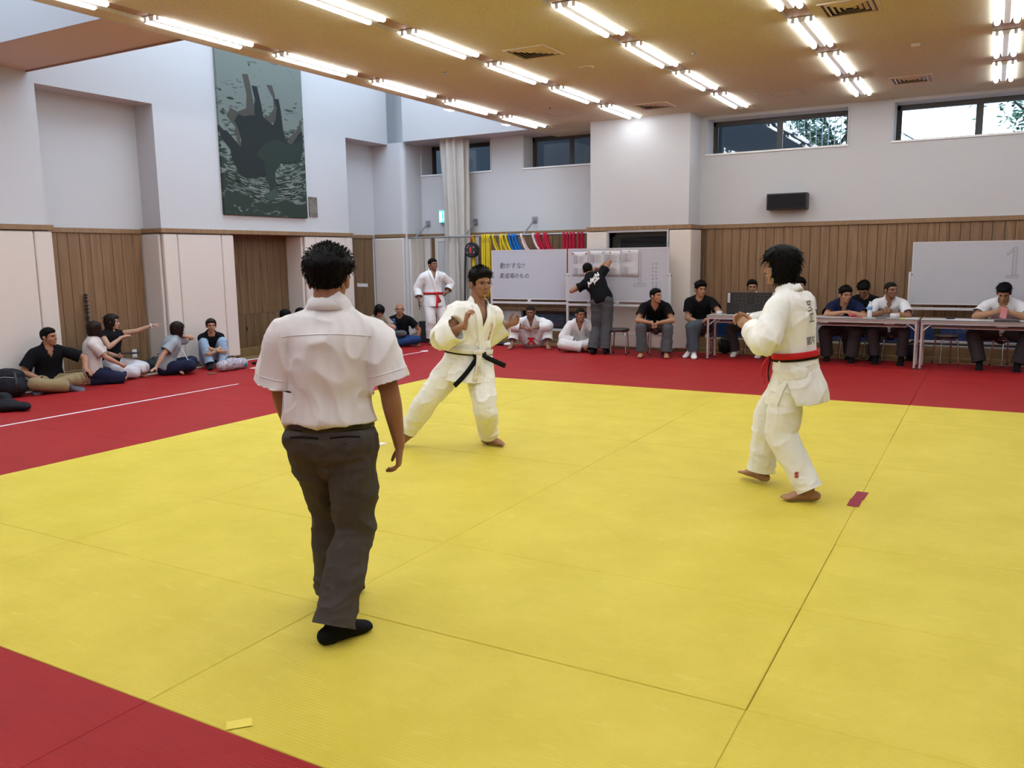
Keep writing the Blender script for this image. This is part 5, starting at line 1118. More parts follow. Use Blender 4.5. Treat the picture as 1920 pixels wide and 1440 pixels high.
# ================================================================== THINGS
M_WBOARD = mat('whiteboard_enamel', (.48, .48, .53), .28, spec=.4, var=.03, scale=2)
M_WSTEEL = mat('white_enamelled_steel', (.58, .56, .57), .4)
M_PAPER = mat('white_paper', (.60, .57, .59), .8); M_PINKP = mat('pink_paper', (.62, .22, .24), .8); M_GREYINK = mat('grey_print', (.16, .15, .17), .9); M_MARKER = mat('marker_ink', (.02, .02, .03), .7)
M_TABLE = mat('table_laminate', (.44, .42, .42), .45); M_TLEG = mat('table_leg_paint', (.50, .44, .45), .4, metal=.3); M_TEDGE = mat('table_edge_band', (.10, .09, .09), .5)
M_RUB = mat('black_rubber', (.02, .02, .02), .8)

def flat_print(name, parent, quads, m):
    """thin ink strokes: list of (x0, z0, x1, z1, width) on a plane facing -y at y=0 of the parent"""
    b = MB()
    for (x0, z0, x1, z1, w_) in quads:
        d = Vector((x1 - x0, 0, z1 - z0)); 
        if d.length < 1e-5: continue
        n_ = Vector((-d.z, 0, d.x)).normalized() * w_ / 2
        a = Vector((x0, 0, z0)); c = Vector((x1, 0, z1)); V = [a - n_, a + n_, c + n_, c - n_]
        b.add([v + Vector((0, -.0006, 0)) for v in V] + V, [(0, 1, 2, 3), (7, 6, 5, 4), (0, 4, 5, 1), (1, 5, 6, 2), (2, 6, 7, 3), (3, 7, 4, 0)])
    return b.build(name, m, parent)
def whiteboard(x0, x1, y, z0, z1, lab, posts=(True, True)):
    r = empty('whiteboard', ((x0 + x1) / 2, y, 0), 0, lab, 'whiteboard', 'rolling whiteboards'); h = (x1 - x0) / 2
    b = MB(); b.box((-h, -.010, z0), (h, .012, z1)); b.build('writing_surface', M_WBOARD, r)
    f = MB(); t = .018; f.box((-h - t, -.014, z0 - t), (h + t, .016, z0)); f.box((-h - t, -.014, z1), (h + t, .016, z1 + t)); f.box((-h - t, -.014, z0), (-h, .016, z1)); f.box((h, -.014, z0), (h + t, .016, z1)); f.build('frame', M_WSTEEL, r)
    for s in (-1, 1):
        x = s * (h + .038); p = MB(); p.box((x - .018, -.02, .07), (x + .018, .02, 1.34), bev=.004); p.build('post', M_WSTEEL, r)
        p = MB(); p.box((x - .018, -.36, .05), (x + .018, .36, .085), bev=.004); ft = p.build('foot', M_WSTEEL, r)
        for e in (-1, 1):
            c = MB(); c.tube([(x - .012, e * .33, .026), (x + .012, e * .33, .026)], .026, n=12); c.box((x - .014, e * .33 - .012, .03), (x + .014, e * .33 + .012, .055)); c.build('caster', M_RUB, ft)
        k = MB(); k.tube([(x - s * .038, 0, 1.30), (x + s * .02, 0, 1.30)], .016, n=10); k.build('pivot_knob', M_BLACK, r)
    b = MB(); b.box((-h - .02, -.02, z0 - .10), (h + .02, .015, z0 - .06), bev=.003); b.box((-h * .02, -.02, z0 - .06), (h * .02 + .03, .01, z0 - .015)); b.build('cross_rail', M_WSTEEL, r)
    b = MB(); b.box((-h - .02, -.015, .28), (h + .02, .015, .315), bev=.003); b.build('lower_rail', M_WSTEEL, r)
    return r
def scribble(x, z, s, rg, n=7):
    out = []
    for k in range(n):
        a = rg.choice([0, 0, 1.57, 1.57, .8, 2.3]) + rg.uniform(-.2, .2); L = s * rg.uniform(.35, .9); cx, cz = x + rg.uniform(-.3, .3) * s, z + rg.uniform(-.35, .35) * s
        out.append((cx - math.cos(a) * L / 2, cz - math.sin(a) * L / 2, cx + math.cos(a) * L / 2, cz + math.sin(a) * L / 2, s * .07))
    return out
def hatched(poly_boxes, step, w_):
    out = []
    for (x0, z0, x1, z1) in poly_boxes:
        out += [(x0, z0, x1, z0, w_), (x1, z0, x1, z1, w_), (x1, z1, x0, z1, w_), (x0, z1, x0, z0, w_)]
        L = max(x1 - x0, z1 - z0); k = int(L / step)
        for i in range(k):
            if z1 - z0 > x1 - x0: z = z0 + i * step; out.append((x0, z, x1, min(z1, z + step * .8), w_))
            else: x = x0 + i * step; out.append((x, z0, min(x1, x + step * .8), z1, w_))
    return out
def board_text(parent, txt, size, x, z, m, off=.0, shear=0.12, rot=0.0):
    V, Fs = text_mesh(txt, size, shear=shear, off=off, spacing=1.02); c, s = math.cos(rot), math.sin(rot)
    return link_mesh('handwriting', np_mesh('handwriting', np.array([(x + v[0] * c - v[1] * s, -.0112, z + v[0] * s + v[1] * c) for v in V]), Fs, m), parent)
# left board with the handwritten notice
w1 = whiteboard(-1.60, -.06, 12.0, .87, 1.755, 'whiteboard with handwritten black notice behind the sitting competitor')
board_text(w1, '動かすな!!', .118, -.345, 1.475, M_MARKER); board_text(w1, '柔道場のもの', .106, -.305, 1.285, M_MARKER)
# middle board with the draw sheets
w2 = whiteboard(.165, 1.985, 11.68, .87, 1.755, 'whiteboard with pinned tournament sheets behind the writing man')
rg = random.Random(5); cx = (.165 + 1.985) / 2
loc = empty('drawings', (0, -.0105, 0)); bpy.data.objects.remove(loc)
one = hatched([(1.47 - cx, 1.165, 1.515 - cx, 1.70), (1.385 - cx, 1.115, 1.60 - cx, 1.165)], .035, .004)
o = flat_print('drawn_numeral', w2, one, M_GREYINK); o.location = (0, -.0102, 0)
sc = []
for k in range(8): sc += scribble(1.725 - cx, 1.49 - k * .062, .042, rg) + scribble(1.785 - cx, 1.49 - k * .062, .042, rg)
o = flat_print('handwriting', w2, sc, M_GREYINK); o.location = (0, -.0102, 0)
sheets = [(.225, .525, 1.29, 1.715, 'first bracket sheet from the left, behind the writer', (0, 1)), (.545, .845, 1.285, 1.73, 'second bracket sheet, above the writing arm', (0, 1)), (.85, 1.135, 1.285, 1.725, 'third bracket sheet with one yellow magnet, right of the writer', (.35,)), (1.165, 1.465, 1.29, 1.74, 'list sheet nearest the drawn numeral, curling at its corner', (.5,))]
for k, (a, c, z0, z1, lab, mg) in enumerate(sheets):
    b = MB(); h = (c - a) / 2; n = 8
    V = []; Fs = []
    for i in range(n + 1):
        z = z0 + (z1 - z0) * i / n; bow = .006 * abs(math.sin(i / n * 6.3)) + (.02 if (k == 3 and i < 2) else 0)
        for xx in (-h, 0, h): V.append((xx, -bow * (1 if xx > 0 else .5), z)); 
    for i in range(n):
        for j in range(2): q = i * 3 + j; Fs.append((q, q + 1, q + 4, q + 3))
    me = np_mesh('bracket_sheet', V, Fs, M_PAPER, True); o = link_mesh('bracket_sheet', me, None, ((a + c) / 2, 11.68 - .0135, 0)); tag(o, 'paper ' + lab, 'paper sheet', 'tournament sheets')
    sd = o.modifiers.new('paper', 'SOLIDIFY'); sd.thickness = .0006
    q = []
    for half in (0, 1):
        zt_ = z1 - .07 - half * (z1 - z0) * .5
        q.append((-h + .03, zt_ + .02, -h + .03, zt_ - .13, .0015)); q.append((-h + .06, zt_ + .02, -h + .06, zt_ - .13, .0015))
        for i in range(9): zz = zt_ - i * .016; q.append((-h + .065, zz, -h + .115 + .01 * (i % 2), zz, .005)); q.append((-h + .035, zz, -h + .052, zz, .004))
        if k < 3:
            for i in range(4):
                zz = zt_ - .01 - i * .034; x = .02; q += [(x - .03, zz, x + .02, zz - .006, .003), (x - .03, zz - .017, x + .02, zz - .011, .003), (x + .02, zz - .006, x + .02, zz - .011, .003), (x + .02, zz - .008, x + .05, zz - .012, .003)]
                if i % 2 == 0: q += [(x + .05, zz - .012, x + .05, zz - .046, .003), (x + .05, zz - .03, x + .075, zz - .03, .003)]
        else:
            for i in range(9): q.append((-.02, zt_ - i * .016, h - .03 - .03 * (i % 3), zt_ - i * .016, .002))
    p = flat_print('printed_bracket', o, q, M_GREYINK); p.location = (0, -.021 if k == 3 else -.0075, 0)
    for mpos in mg:
        b = MB(); b.tube([(0, 0, 0), (0, -.012, 0)], .014, n=14); tag(b.build('magnet', mat('red_magnet', (.35, .03, .05), .4) if k == 0 else mat('yellow_magnet', (.50, .30, .06), .4), None, ((a + .02 + (c - a - .04) * mpos), 11.68 - (.036 if k == 3 else .022), z1 - .03)), 'round %s magnet, %s, on the %s sheet' % ('red' if k == 0 else 'yellow', 'left one' if mpos == 0 else ('right one' if mpos == 1 else 'single'), ('first', 'second', 'third', 'list')[k]), 'magnet', 'magnets on the whiteboard')
# right board with a drawn numeral one
w3 = whiteboard(5.65, 7.45, 12.2, .87, 1.765, 'whiteboard with a hatched numeral behind the man reading')
cx = 6.55
q = hatched([(6.935 - cx, 1.285, 6.985 - cx, 1.66), (6.865 - cx, 1.25, 7.02 - cx, 1.285)], .03, .004) + [(6.855 - cx, 1.59, 6.95 - cx, 1.685, .004), (6.875 - cx, 1.57, 6.94 - cx, 1.635, .004), (6.855 - cx, 1.59, 6.875 - cx, 1.57, .004), (6.95 - cx, 1.685, 6.985 - cx, 1.68, .004), (6.985 - cx, 1.68, 6.985 - cx, 1.65, .004)] + [(6.862 - cx + i * .02, 1.585 + i * .019, 6.885 - cx + i * .018, 1.585 + i * .018, .003) for i in range(5)]
o = flat_print('drawn_numeral', w3, q, M_GREYINK); o.location = (0, -.0102, 0)

# ---- folding tables
def table(x0, x1, y0, y1, z, lab):
    r = empty('folding_table', ((x0 + x1) / 2, (y0 + y1) / 2, 0), 0, lab, 'table', 'folding tables'); h = (x1 - x0) / 2; d = (y1 - y0) / 2
    b = MB(); b.box((-h, -d, z - .028), (h, d, z), bev=.003); t = b.build('tabletop', M_TABLE, r)
    b = MB(); b.box((-h - .002, -d - .003, z - .010), (h + .002, -d + .0005, z - .001)); b.build('edge_band', M_TEDGE, t)
    b = MB(); b.box((-h + .03, -d + .01, z - .065), (h - .03, -d + .03, z - .03)); b.box((-h + .03, d - .03, z - .065), (h - .03, d - .01, z - .03)); b.build('apron', M_TLEG, r)
    for sx in (-1, 1):
        for sy in (-1, 1):
            x, y = sx * (h - .022), sy * (d - .025); l = MB(); l.box((x - .015, y - .015, .012), (x + .015, y + .015, z - .028), bev=.004); lo = l.build('leg', M_TLEG, r)
            c = MB(); c.box((x - .017, y - .017, 0), (x + .017, y + .017, .014)); c.build('leg_cap', M_RUB, lo)
        b = MB(); b.box((sx * (h - .022) - .010, -d + .03, .30), (sx * (h - .022) + .010, d - .03, .325)); b.build('leg_brace', M_TLEG, r)
        b = MB(); b.tube([(sx * (h - .03), -d + .03, z - .16), (sx * (h - .16), -d + .04, z - .05)], .010, n=8); b.tube([(sx * (h - .03), d - .03, z - .16), (sx * (h - .16), d - .04, z - .05)], .010, n=8); b.build('folding_strut', M_ALU, r)
    b = MB(); zz = z - .115
    for k in range(5): y = -d + .05 + k * (2 * d - .1) / 4; b.tube([(-h + .15, y, zz), (h - .15, y, zz)], .004, n=6)
    for sx in (-1, 1): b.tube([(sx * (h - .15), -d + .05, zz), (sx * (h - .15), d - .05, zz)], .005, n=6); b.tube([(sx * (h - .15), -d + .05, zz), (sx * (h - .15), -d + .05, z - .03)], .004, n=6); b.tube([(sx * (h - .15), d - .05, zz), (sx * (h - .15), d - .05, z - .03)], .004, n=6)
    b.build('under_shelf', M_TLEG, r)
TZ = .70
table(2.82, 4.32, 11.12, 11.57, TZ, 'long grey table carrying the black scoreboard, left end by the leaning man')
table(4.34, 5.83, 11.12, 11.57, TZ, 'long grey table under the folded arms of the navy polo man')
table(5.86, 7.36, 11.10, 11.55, TZ, 'long grey table at the right edge, below the whiteboard with numeral')

# ---- round stools
def make_stool():
    r = empty('round_stool', (0, 0, 0))
    b = MB(); b.lathe([(.145, .388), (.160, .392), (.168, .405), (.166, .424), (.150, .434), (.05, .437), (.002, .437)], n=28); b.build('seat', mat('black_vinyl_seat', (.035, .028, .030), .4), r)
    b = MB(); b.tube([(.135 * math.cos(a), .135 * math.sin(a), .383) for a in [2 * math.pi * k / 20 for k in range(21)]], .008, n=6, caps=False); b.build('seat_ring', M_CHROME, r)
    for k in range(4):
        a = math.pi / 4 + k * math.pi / 2; c, s = math.cos(a), math.sin(a)
        b = MB(); b.tube([(.03 * c, .03 * s, .378), (.115 * c, .115 * s, .378), (.150 * c, .150 * s, .360), (.162 * c, .162 * s, .32), (.185 * c, .185 * s, .015)], .0115, n=8); lg = b.build('leg', M_CHROME, r)
        f = MB(); f.tube([(.1855 * c, .1855 * s, .02), (.186 * c, .186 * s, .0)], .015, n=8); f.build('foot_cap', M_RUB, lg)
    return r
st = make_stool(); first = True
for (x, y, a, lab) in ((1.30, 11.26, .2, 'empty black round stool beside the writing man'), (1.88, 11.46, .5, 'black round stool under the barefoot man'), (2.62, 11.66, .1, 'black round stool under the man with white socks'), (3.34, 12.02, .3, 'black round stool behind the scoreboard'), (4.06, 12.04, .4, 'black round stool behind the red-belted contestant'), (4.82, 11.94, .2, 'black round stool under the navy polo man'), (5.05, 12.28, .7, 'black round stool under the man with bowed head'), (5.44, 11.92, .1, 'black round stool under the shaven-headed man'), (6.17, 11.90, .45, 'empty black round stool behind the right-hand table'), (6.92, 11.94, .6, 'black round stool under the man reading a slip')):
    o = st if first else copy_tree(st); first = False; o.location = (x, y, 0 if y < 11.99 else -.0); o.rotation_euler = (0, 0, a); tag(o, lab, 'stool', 'round black stools')

# ---- scoreboard
sb = empty('scoreboard', (3.46, 11.42, TZ), 0, 'black electronic scoreboard with unlit digits on the table', 'scoreboard')
b = MB(); b.box((-.40, -.03, .0), (.40, .03, .345), bev=.004); b.build('casing', M_BLACK, sb)
M_SEG = mat('unlit_segment', (.055, .05, .055), .5)
def seg_digit(x, z, w_, h_, t=.010, one=False, sl=.12):
    Q = []; L = [(0, 0, 0, .5), (0, .5, 0, 1), (1, 0, 1, .5), (1, .5, 1, 1), (0, 0, 1, 0), (0, .5, 1, .5), (0, 1, 1, 1)]
    for s_ in ([L[2], L[3]] if one else L): Q.append((x + s_[0] * w_ + s_[1] * h_ * sl, z + s_[1] * h_, x + s_[2] * w_ + s_[3] * h_ * sl, z + s_[3] * h_, t))
    return Q
q = []
for x in (-.285, -.165, .045, .165, .28): q += seg_digit(x, .185, .068, .125)
for zz in (.22, .28): q.append((-.025, zz, -.012, zz, .013))
for x in (-.10, -.02, .135, .215, .29): q += seg_digit(x, .05, .048, .105, .008)
q += seg_digit(.055, .05, .03, .105, .008, one=True) + seg_digit(-.19, .05, .048, .105, .008)
o = flat_print('display_digits', sb, q, M_SEG); o.location = (0, -.0305, 0)
b = MB(); b.box((-.385, -.0325, .185), (-.345, -.0308, .335)); b.build('white_label', M_PAPER, sb)
o = flat_print('label_print', sb, scribble(-.365, .30, .03, rg, 5) + scribble(-.365, .255, .03, rg, 5) + scribble(-.365, .21, .03, rg, 5), M_GREYINK); o.location = (0, -.033, 0)
for (t_, x) in (('I', .025), ('W', .095), ('Y', .175)):
    V, Fs = text_mesh(t_, .038, off=.001); link_mesh('brand_lettering', np_mesh('brand_lettering', np.array([(x + v[0], -.0312, .022 + v[1]) for v in V]), Fs, M_WHITE), sb)
b = MB(); b.box((-.085, -.0312, .014), (-.035, -.0306, .028)); b.build('brand_mark', M_WHITE, sb)

# ---- things on the tables
def roll(name, x, y, r, h, lab, cat, m, hole=True):
    b = MB(); prof = [(r * .55, 0), (r, 0), (r, h), (r * .55, h), (r * .55, 0)]
    b.lathe(prof, n=20); tag(b.build(name, m, None, (x, y, TZ)), lab, cat)
roll('tape_roll', 2.98, 11.28, .045, .055, 'roll of white athletic tape on the left table end', 'tape roll', M_PAPER)
roll('tape_roll', 5.52, 11.22, .062, .072, 'wide roll of white tape in front of the shaven-headed man', 'tape roll', M_PAPER)
bt = empty('water_bottle', (5.17, 11.36, TZ), 0, 'clear plastic water bottle with blue label on the table', 'bottle')
M_PET = mat('clear_plastic', (.70, .76, .80), .15, spec=.6); M_PETB = mat('blue_bottle_label', (.12, .32, .62), .5)
b = MB(); b.lathe([(.028, 0), (.033, .006), (.033, .10), (.030, .105), (.033, .11), (.033, .165), (.022, .195), (.013, .205), (.013, .215)], n=18); b.build('bottle_body', M_PET, bt)
b = MB(); b.lathe([(.0336, .110), (.0340, .112), (.0340, .155), (.0336, .157)], n=18); b.build('bottle_label', M_PETB, bt)
b = MB(); b.lathe([(.015, .215), (.015, .232), (.013, .234)], n=14); b.build('bottle_cap', mat('pale_blue_cap', (.55, .70, .82), .5), bt)
def slab(name, x, y, sx, sy, h, rz, lab, cat, m, z=TZ, bev=.002):
    b = MB(); b.box((-sx / 2, -sy / 2, 0), (sx / 2, sy / 2, h), bev=bev if h > .005 else 0); o = b.build(name, m, None, (x, y, z)); o.rotation_euler = (0, 0, rz); return tag(o, lab, cat)
slab('marker_pen', 5.03, 11.25, .13, .016, .014, .1, 'red and white marker pen on the table beside the bottle', 'pen', mat('red_pen', (.50, .06, .07), .4), bev=.004)
slab('smartphone', 5.34, 11.24, .15, .075, .009, .15, 'dark phone lying on the table before clasped hands', 'phone', M_BLACK)
slab('highlighter', 5.62, 11.20, .07, .02, .016, -.2, 'yellow-green highlighter lying beside the white tape roll', 'pen', mat('highlighter_yellow', (.60, .65, .05), .4), bev=.004)
slab('paper_sheet', 5.72, 11.32, .18, .24, .0015, .1, 'blank paper on the table end right of the tape roll', 'paper', M_PAPER)
slab('paper_sheet', 6.42, 11.28, .30, .21, .0015, -.05, 'white paper lying on the right-hand table', 'paper', M_PAPER)
slab('eraser', 6.22, 11.40, .11, .045, .028, .05, 'black board eraser on the right-hand table', 'eraser', M_BLACK)
slab('notebook', 6.90, 11.20, .30, .20, .012, .02, 'dark notebook under the hands of the man reading', 'notebook', M_BLACK)
b = MB(); b.lathe([(.005, 0), (.028, .004), (.036, .02), (.036, .03), (.028, .046), (.005, .05)], n=16); tag(b.build('beanbag', mat('red_cloth_bag', (.55, .03, .05), .7), None, (4.93, 11.36, TZ)), 'small red beanbag held by the navy polo man', 'beanbag')
b = MB(); b.add([(-.05, 0, 0), (.03, .0, -.02), (.05, .012, .12), (-.02, .012, .15), (-.05, -.0015, 0), (.03, -.0015, -.02), (.05, .0105, .12), (-.02, .0105, .15)], [(0, 1, 2, 3), (7, 6, 5, 4), (0, 4, 5, 1), (1, 5, 6, 2), (2, 6, 7, 3), (3, 7, 4, 0)])
tag(b.build('paper_slip', M_PINKP, None, (6.86, 11.40, .735)), 'folded pink slip held by the man at the right-hand table', 'paper')

# ---- pipe rack with belts
pr_ = empty('belt_rack', (-1.72, 12.4, 2.06), 0, 'grey steel pipe rail with struts along the back wall, hung with belts', 'rack')
b = MB(); b.tube([(-2.15, 0, 0), (2.12, 0, 0)], .019, n=12); b.tube([(-2.15, 0, 0), (-2.15, 0, -.05)], .016, n=8); b.build('pipe', M_STEEL, pr_)
for x in (-1.98, -.80, .56):
    b = MB(); b.tube([(x, 0, .0), (x, .48, .30)], .016, n=8); s_ = b.build('strut', M_STEEL, pr_)
    b = MB(); b.box((x - .055, .475, .24), (x + .055, .498, .36), bev=.004); b.build('wall_plate', M_STEEL, s_)
B_Y = cloth('yellow_belt_cotton', (.66, .48, .03)); B_B = cloth('blue_belt_cotton', (.02, .14, .45)); B_W = cloth('pink_white_belt', (.72, .55, .55)); B_R = cloth('crimson_belt_cotton', (.48, .02, .05))
def hang_belt(x, m, col, L, sweep, lab, w_=.021, tilt=0):
    r = empty('judo_belt', (x, 12.4, 2.06), 0, lab, 'belt', 'coloured belts over the pipe rail')
    R = .024; path = []
    n = 9
    for k in range(n, 0, -1): t = k / n; path.append((sweep * .9 * t ** 1.7, R + .004, -L * .92 * t))
    for k in range(7): a = math.pi * k / 6; path.append((0, R * math.cos(a), R * math.sin(a)))
    for k in range(1, n + 1): t = k / n; path.append((sweep * t ** 1.7, -R - .004 - .01 * math.sin(t * 3), -L * t))
    P = np.array(path); T = nrm_rows(np.gradient(P, axis=0)); th = []; wv = []
    for i, p in enumerate(P):
        if i < n: o_ = Vector((0, 1, 0))
        elif i < n + 7: a = math.pi * (i - n) / 6; o_ = Vector((0, math.cos(a), math.sin(a)))
        else: o_ = Vector((0, -1, 0))
        wd = Vector(np.cross(T[i], o_)).normalized() * w_; wv.append(wd if wd.x > 0 else -wd); th.append(o_ * .005)
    b = MB(); b.strip([Vector(p) for p in P], wv, th); b.build('belt_strap', m, r)
    q = []
    for k in range(3): q += [(-.012, -.05 - k * .03, .012, -.055 - k * .03, .004), (0, -.045 - k * .03, .002, -.068 - k * .03, .004), (-.010, -.066 - k * .03, .012, -.066 - k * .03, .003)]
    o = flat_print('belt_lettering', r, q, M_INK if col != 'red' else mat('dark_red_ink', (.12, .01, .02), .8)); o.location = (sweep * .02, -R - .018, 0)
ordw = ['first', 'second', 'third', 'fourth', 'fifth', 'sixth', 'seventh', 'eighth', 'ninth', 'tenth']
def belts(col, m, items, where):
    for k, (x, L, s_) in enumerate(items): hang_belt(x, m, col, L, s_, '%s %s belt from the curtain, hanging %s' % (ordw[k], col, 'straight down' if abs(s_) < .05 else 'swept to the right'))
belts('yellow', B_Y, [(-2.275, .95, .0), (-2.06, 1.20, .01), (-2.01, 1.25, .0), (-1.955, 1.22, .02), (-1.91, 1.18, .03), (-1.82, .55, .30), (-1.655, .50, .10), (-1.62, .55, .34), (-1.53, .50, .30)], '')
belts('blue', B_B, [(-1.46, .50, .26), (-1.385, .50, .30), (-1.32, .50, .30)], '')
belts('pale pink', B_W, [(-1.19, .50, .32), (-.935, .50, .36)], '')
belts('red', B_R, [(-.86, .50, .26), (-.805, .50, .28), (-.70, .50, .26), (-.65, .50, .24), (-.285, 1.02, .0), (-.215, .80, .02), (-.145, .55, .0), (-.08, .55, .01), (.02, .55, .0), (.09, .55, .0)], '')
rl = empty('cable_reel', (-2.28, 12.34, 1.79), 0, 'round black cable reel with red handle hanging from the pipe', 'reel')
b = MB(); b.tube([(0, -.04, 0), (0, .04, 0)], .150, n=28); b.build('reel_drum', M_BLACK, rl)
b = MB(); b.tube([(0, -.045, 0), (0, -.055, 0)], .115, n=24); b.build('reel_plate', mat('dark_grey_plastic', (.03, .03, .035), .5), rl)
b = MB(); b.box((-.018, -.07, -.06), (.022, -.055, .06), bev=.005); b.build('handle', mat('red_plastic', (.55, .05, .03), .4), rl)
for (x, z) in ((-.075, .05), (-.08, -.05), (.075, .055), (.08, -.045), (-.05, .085)): b = MB(); b.tube([(x, -.060, z), (x, -.056, z)], .009, n=8); b.build('socket_dot', M_WHITE, rl)
b = MB(); b.strip([(0, -.02, .14), (-.01, -.01, .27), (.02, .03, .285), (.03, .05, .25)], Vector((.02, 0, 0)), Vector((0, .004, 0))); b.build('hanging_strap', mat('red_webbing', (.40, .03, .03), .8), rl)
for s_ in (-1, 1):
    b = MB(); b.tube([(s_ * .10, 0, .10), (s_ * .155, 0, -.05), (s_ * .175, 0, -.4), (s_ * .185 - .01, .01, -1.0), (s_ * .17, .03, -1.5)], .019, n=8); b.build('cable', M_RUB, rl)

# ---- gathered curtain
cu = MB(); n, m_ = 64, 40; V = []; Fs = []
for i in range(m_ + 1):
    z = .03 + (5.6 - .03) * i / m_; squeeze = 1 - .12 * math.exp(-((z - 2.2) / .8) ** 2)
    for j in range(n):
        a = 2 * math.pi * j / n; f = 1 + .25 * math.sin(9 * a + .9 * math.sin(z * .9) + 1.2 * math.sin(z * .35 + a)) + .06 * math.sin(17 * a + z * 1.3)
        V.append((.265 * squeeze * f * math.cos(a) + .03 * math.sin(z * .8), .17 * squeeze * f * math.sin(a), z))
for i in range(m_):
    for j in range(n): q = (j + 1) % n; Fs.append((i * n + j, i * n + q, (i + 1) * n + q, (i + 1) * n + j))
Fs.append(list(range(n))[::-1]); Fs.append([m_ * n + j for j in range(n)]); cu.add(V, Fs, 0, True)
ct = empty('curtain', (-2.82, 12.62, 0), 0, 'tall cream curtain gathered into folds beside the store-room door', 'curtain')
cu.build('curtain_cloth', cloth('cream_curtain', (.50, .46, .42), .9, .2, 300), ct)
b = MB(); b.tube([(.29, .05, 1.0), (.30, .05, 4.4)], .004, n=6); b.build('pull_cord', M_WHITE, ct)

# ---- exit sign, wall speaker, plates
ex = empty('exit_sign', (-3.22, 12.84, 2.49), 0, 'lit green and white exit sign half hidden by the curtain', 'exit sign')
b = MB(); b.box((-.15, -.03, -.13), (.15, .05, .13), bev=.004); b.build('sign_box', M_WHITE, ex)
b = MB(); b.box((-.14, -.034, -.12), (.14, -.0305, .12)); b.build('sign_face', mat('lit_green', (.05, .6, .45), .4, emit=(.05, .75, .55), estr=1.6), ex)
b = MB(); W2 = mat('lit_white', (.9, 1, 1), .4, emit=(.8, 1, .95), estr=1.8)
b.box((-.13, -.036, -.10), (-.07, -.0345, .10)); b.build('doorway_symbol', W2, ex)
b = MB(); b.tube([(-.02, -.036, .075), (-.02, -.0345, .075)], .018, n=12); b.prism([(-.035, .05), (.01, .05), (.02, -.02), (.06, -.07), (.045, -.085), (0, -.035), (-.04, -.09), (-.055, -.08), (-.02, -.02)], -.036, -.0345); b.build('running_figure', W2, ex)
spk = empty('wall_speaker', (3.72, 12.59, 2.475), 0, 'black oblong loudspeaker mounted on the white wall', 'speaker')
b = MB(); b.box((-.315, -.21, -.13), (.315, -.005, .13), bev=.006); b.build('cabinet', M_BLACK, spk)
b = MB(); b.box((-.295, -.218, -.11), (.295, -.209, .11), bev=.003); b.build('grille', mat('speaker_grille', (.006, .006, .007), .9, bump=.5, bscale=300), spk)
slab('wall_outlet', 0, 0, .075, .012, .125, 0, 'white outlet plate low on the cedar boards', 'outlet', M_WHITE, z=0); o = bpy.data.objects['wall_outlet']; o.rotation_euler = (0, 0, math.pi / 2); o.location = (-4.640, 6.36, .20)
slab('paper_label', 0, 0, .34, .003, .07, 0, 'small white label stuck on the dark oak board', 'label', M_PAPER, z=0); o = bpy.data.objects['paper_label']; o.rotation_euler = (0, .06, math.pi / 2); o.location = (-4.634, 11.80, 1.075)
b = MB(); b.tube([(0, 0, .0), (.005, 0, .15), (0, 0, .19), (.004, .004, .30), (0, 0, .50)], [.006, .022, .014, .010, .008], n=10)
for zz, r_ in ((.17, .03), (.24, .028), (.29, .034), (.34, .03), (.40, .034), (.45, .026), (.49, .03)): b.lathe([(.004, -.012), (r_, -.008), (r_, .008), (.004, .012)], (0, 0, zz), n=10)
b.lathe([(.012, 0), (.014, .7)], (0, 0, -.68), n=8)
tag(b.build('walking_stick', M_BLACK, None, (-4.60, 5.62, .70)), 'ornate black stick leaning upright against the cedar boards', 'stick')

# ---- hanging artwork and plaque
art = empty('wall_hanging', (-4.25, 7.90, 2.39), math.pi / 2, 'large abstract dark green hanging on the white wall', 'wall art')   # local x runs along the wall
AW, AH = 1.92, 3.1
def art_mat():
    m = bpy.data.materials.new('green_print'); m.use_nodes = True; n = m.node_tree; b = n.nodes['Principled BSDF']; b.inputs['Roughness'].default_value = .9
    tc = n.nodes.new('ShaderNodeTexCoord'); sx = n.nodes.new('ShaderNodeSeparateXYZ'); n.links.new(tc.outputs['Object'], sx.inputs[0])
    mp = n.nodes.new('ShaderNodeMapping'); mp.inputs['Scale'].default_value = (1.6, 1, 4.5); mp.inputs['Rotation'].default_value = (0, .6, 0); n.links.new(tc.outputs['Object'], mp.inputs[0])
    no = n.nodes.new('ShaderNodeTexNoise'); no.inputs['Scale'].default_value = 2.2; no.inputs['Detail'].default_value = 7; no.inputs['Distortion'].default_value = 1.6; n.links.new(mp.outputs[0], no.inputs['Vector'])
    gr = n.nodes.new('ShaderNodeMapRange'); gr.inputs[1].default_value = .2; gr.inputs[2].default_value = 2.2; gr.inputs[3].default_value = -.18; gr.inputs[4].default_value = .16; n.links.new(sx.outputs['Z'], gr.inputs[0])
    ad = n.nodes.new('ShaderNodeMath'); ad.operation = 'ADD'; n.links.new(no.outputs['Fac'], ad.inputs[0]); n.links.new(gr.outputs[0], ad.inputs[1])
    ra = n.nodes.new('ShaderNodeValToRGB'); ra.color_ramp.interpolation = 'LINEAR'; e = ra.color_ramp.elements; e[0].position = .42; e[0].color = (.016, .030, .021, 1); e[1].position = .52; e[1].color = (.15, .175, .155, 1)
    n.links.new(ad.outputs[0], ra.inputs[0]); n.links.new(ra.outputs[0], b.inputs['Base Color']); return m
b = MB(); b.box((0, -.05, 0), (AW, 0, AH), bev=.004); b.build('canvas', art_mat(), art)
def zz_(p): return ((p[0] - 55 - (1 - (1375 - p[1]) / 1320) * 30) / 660 * AW, (1375 - p[1]) / 1320 * 2.54)
def shape(name, pts, m, lay):
    b = MB(); b.prism([zz_(p) for p in pts], -.0505 - lay * .0012, -.050); b.build(name, m, art)
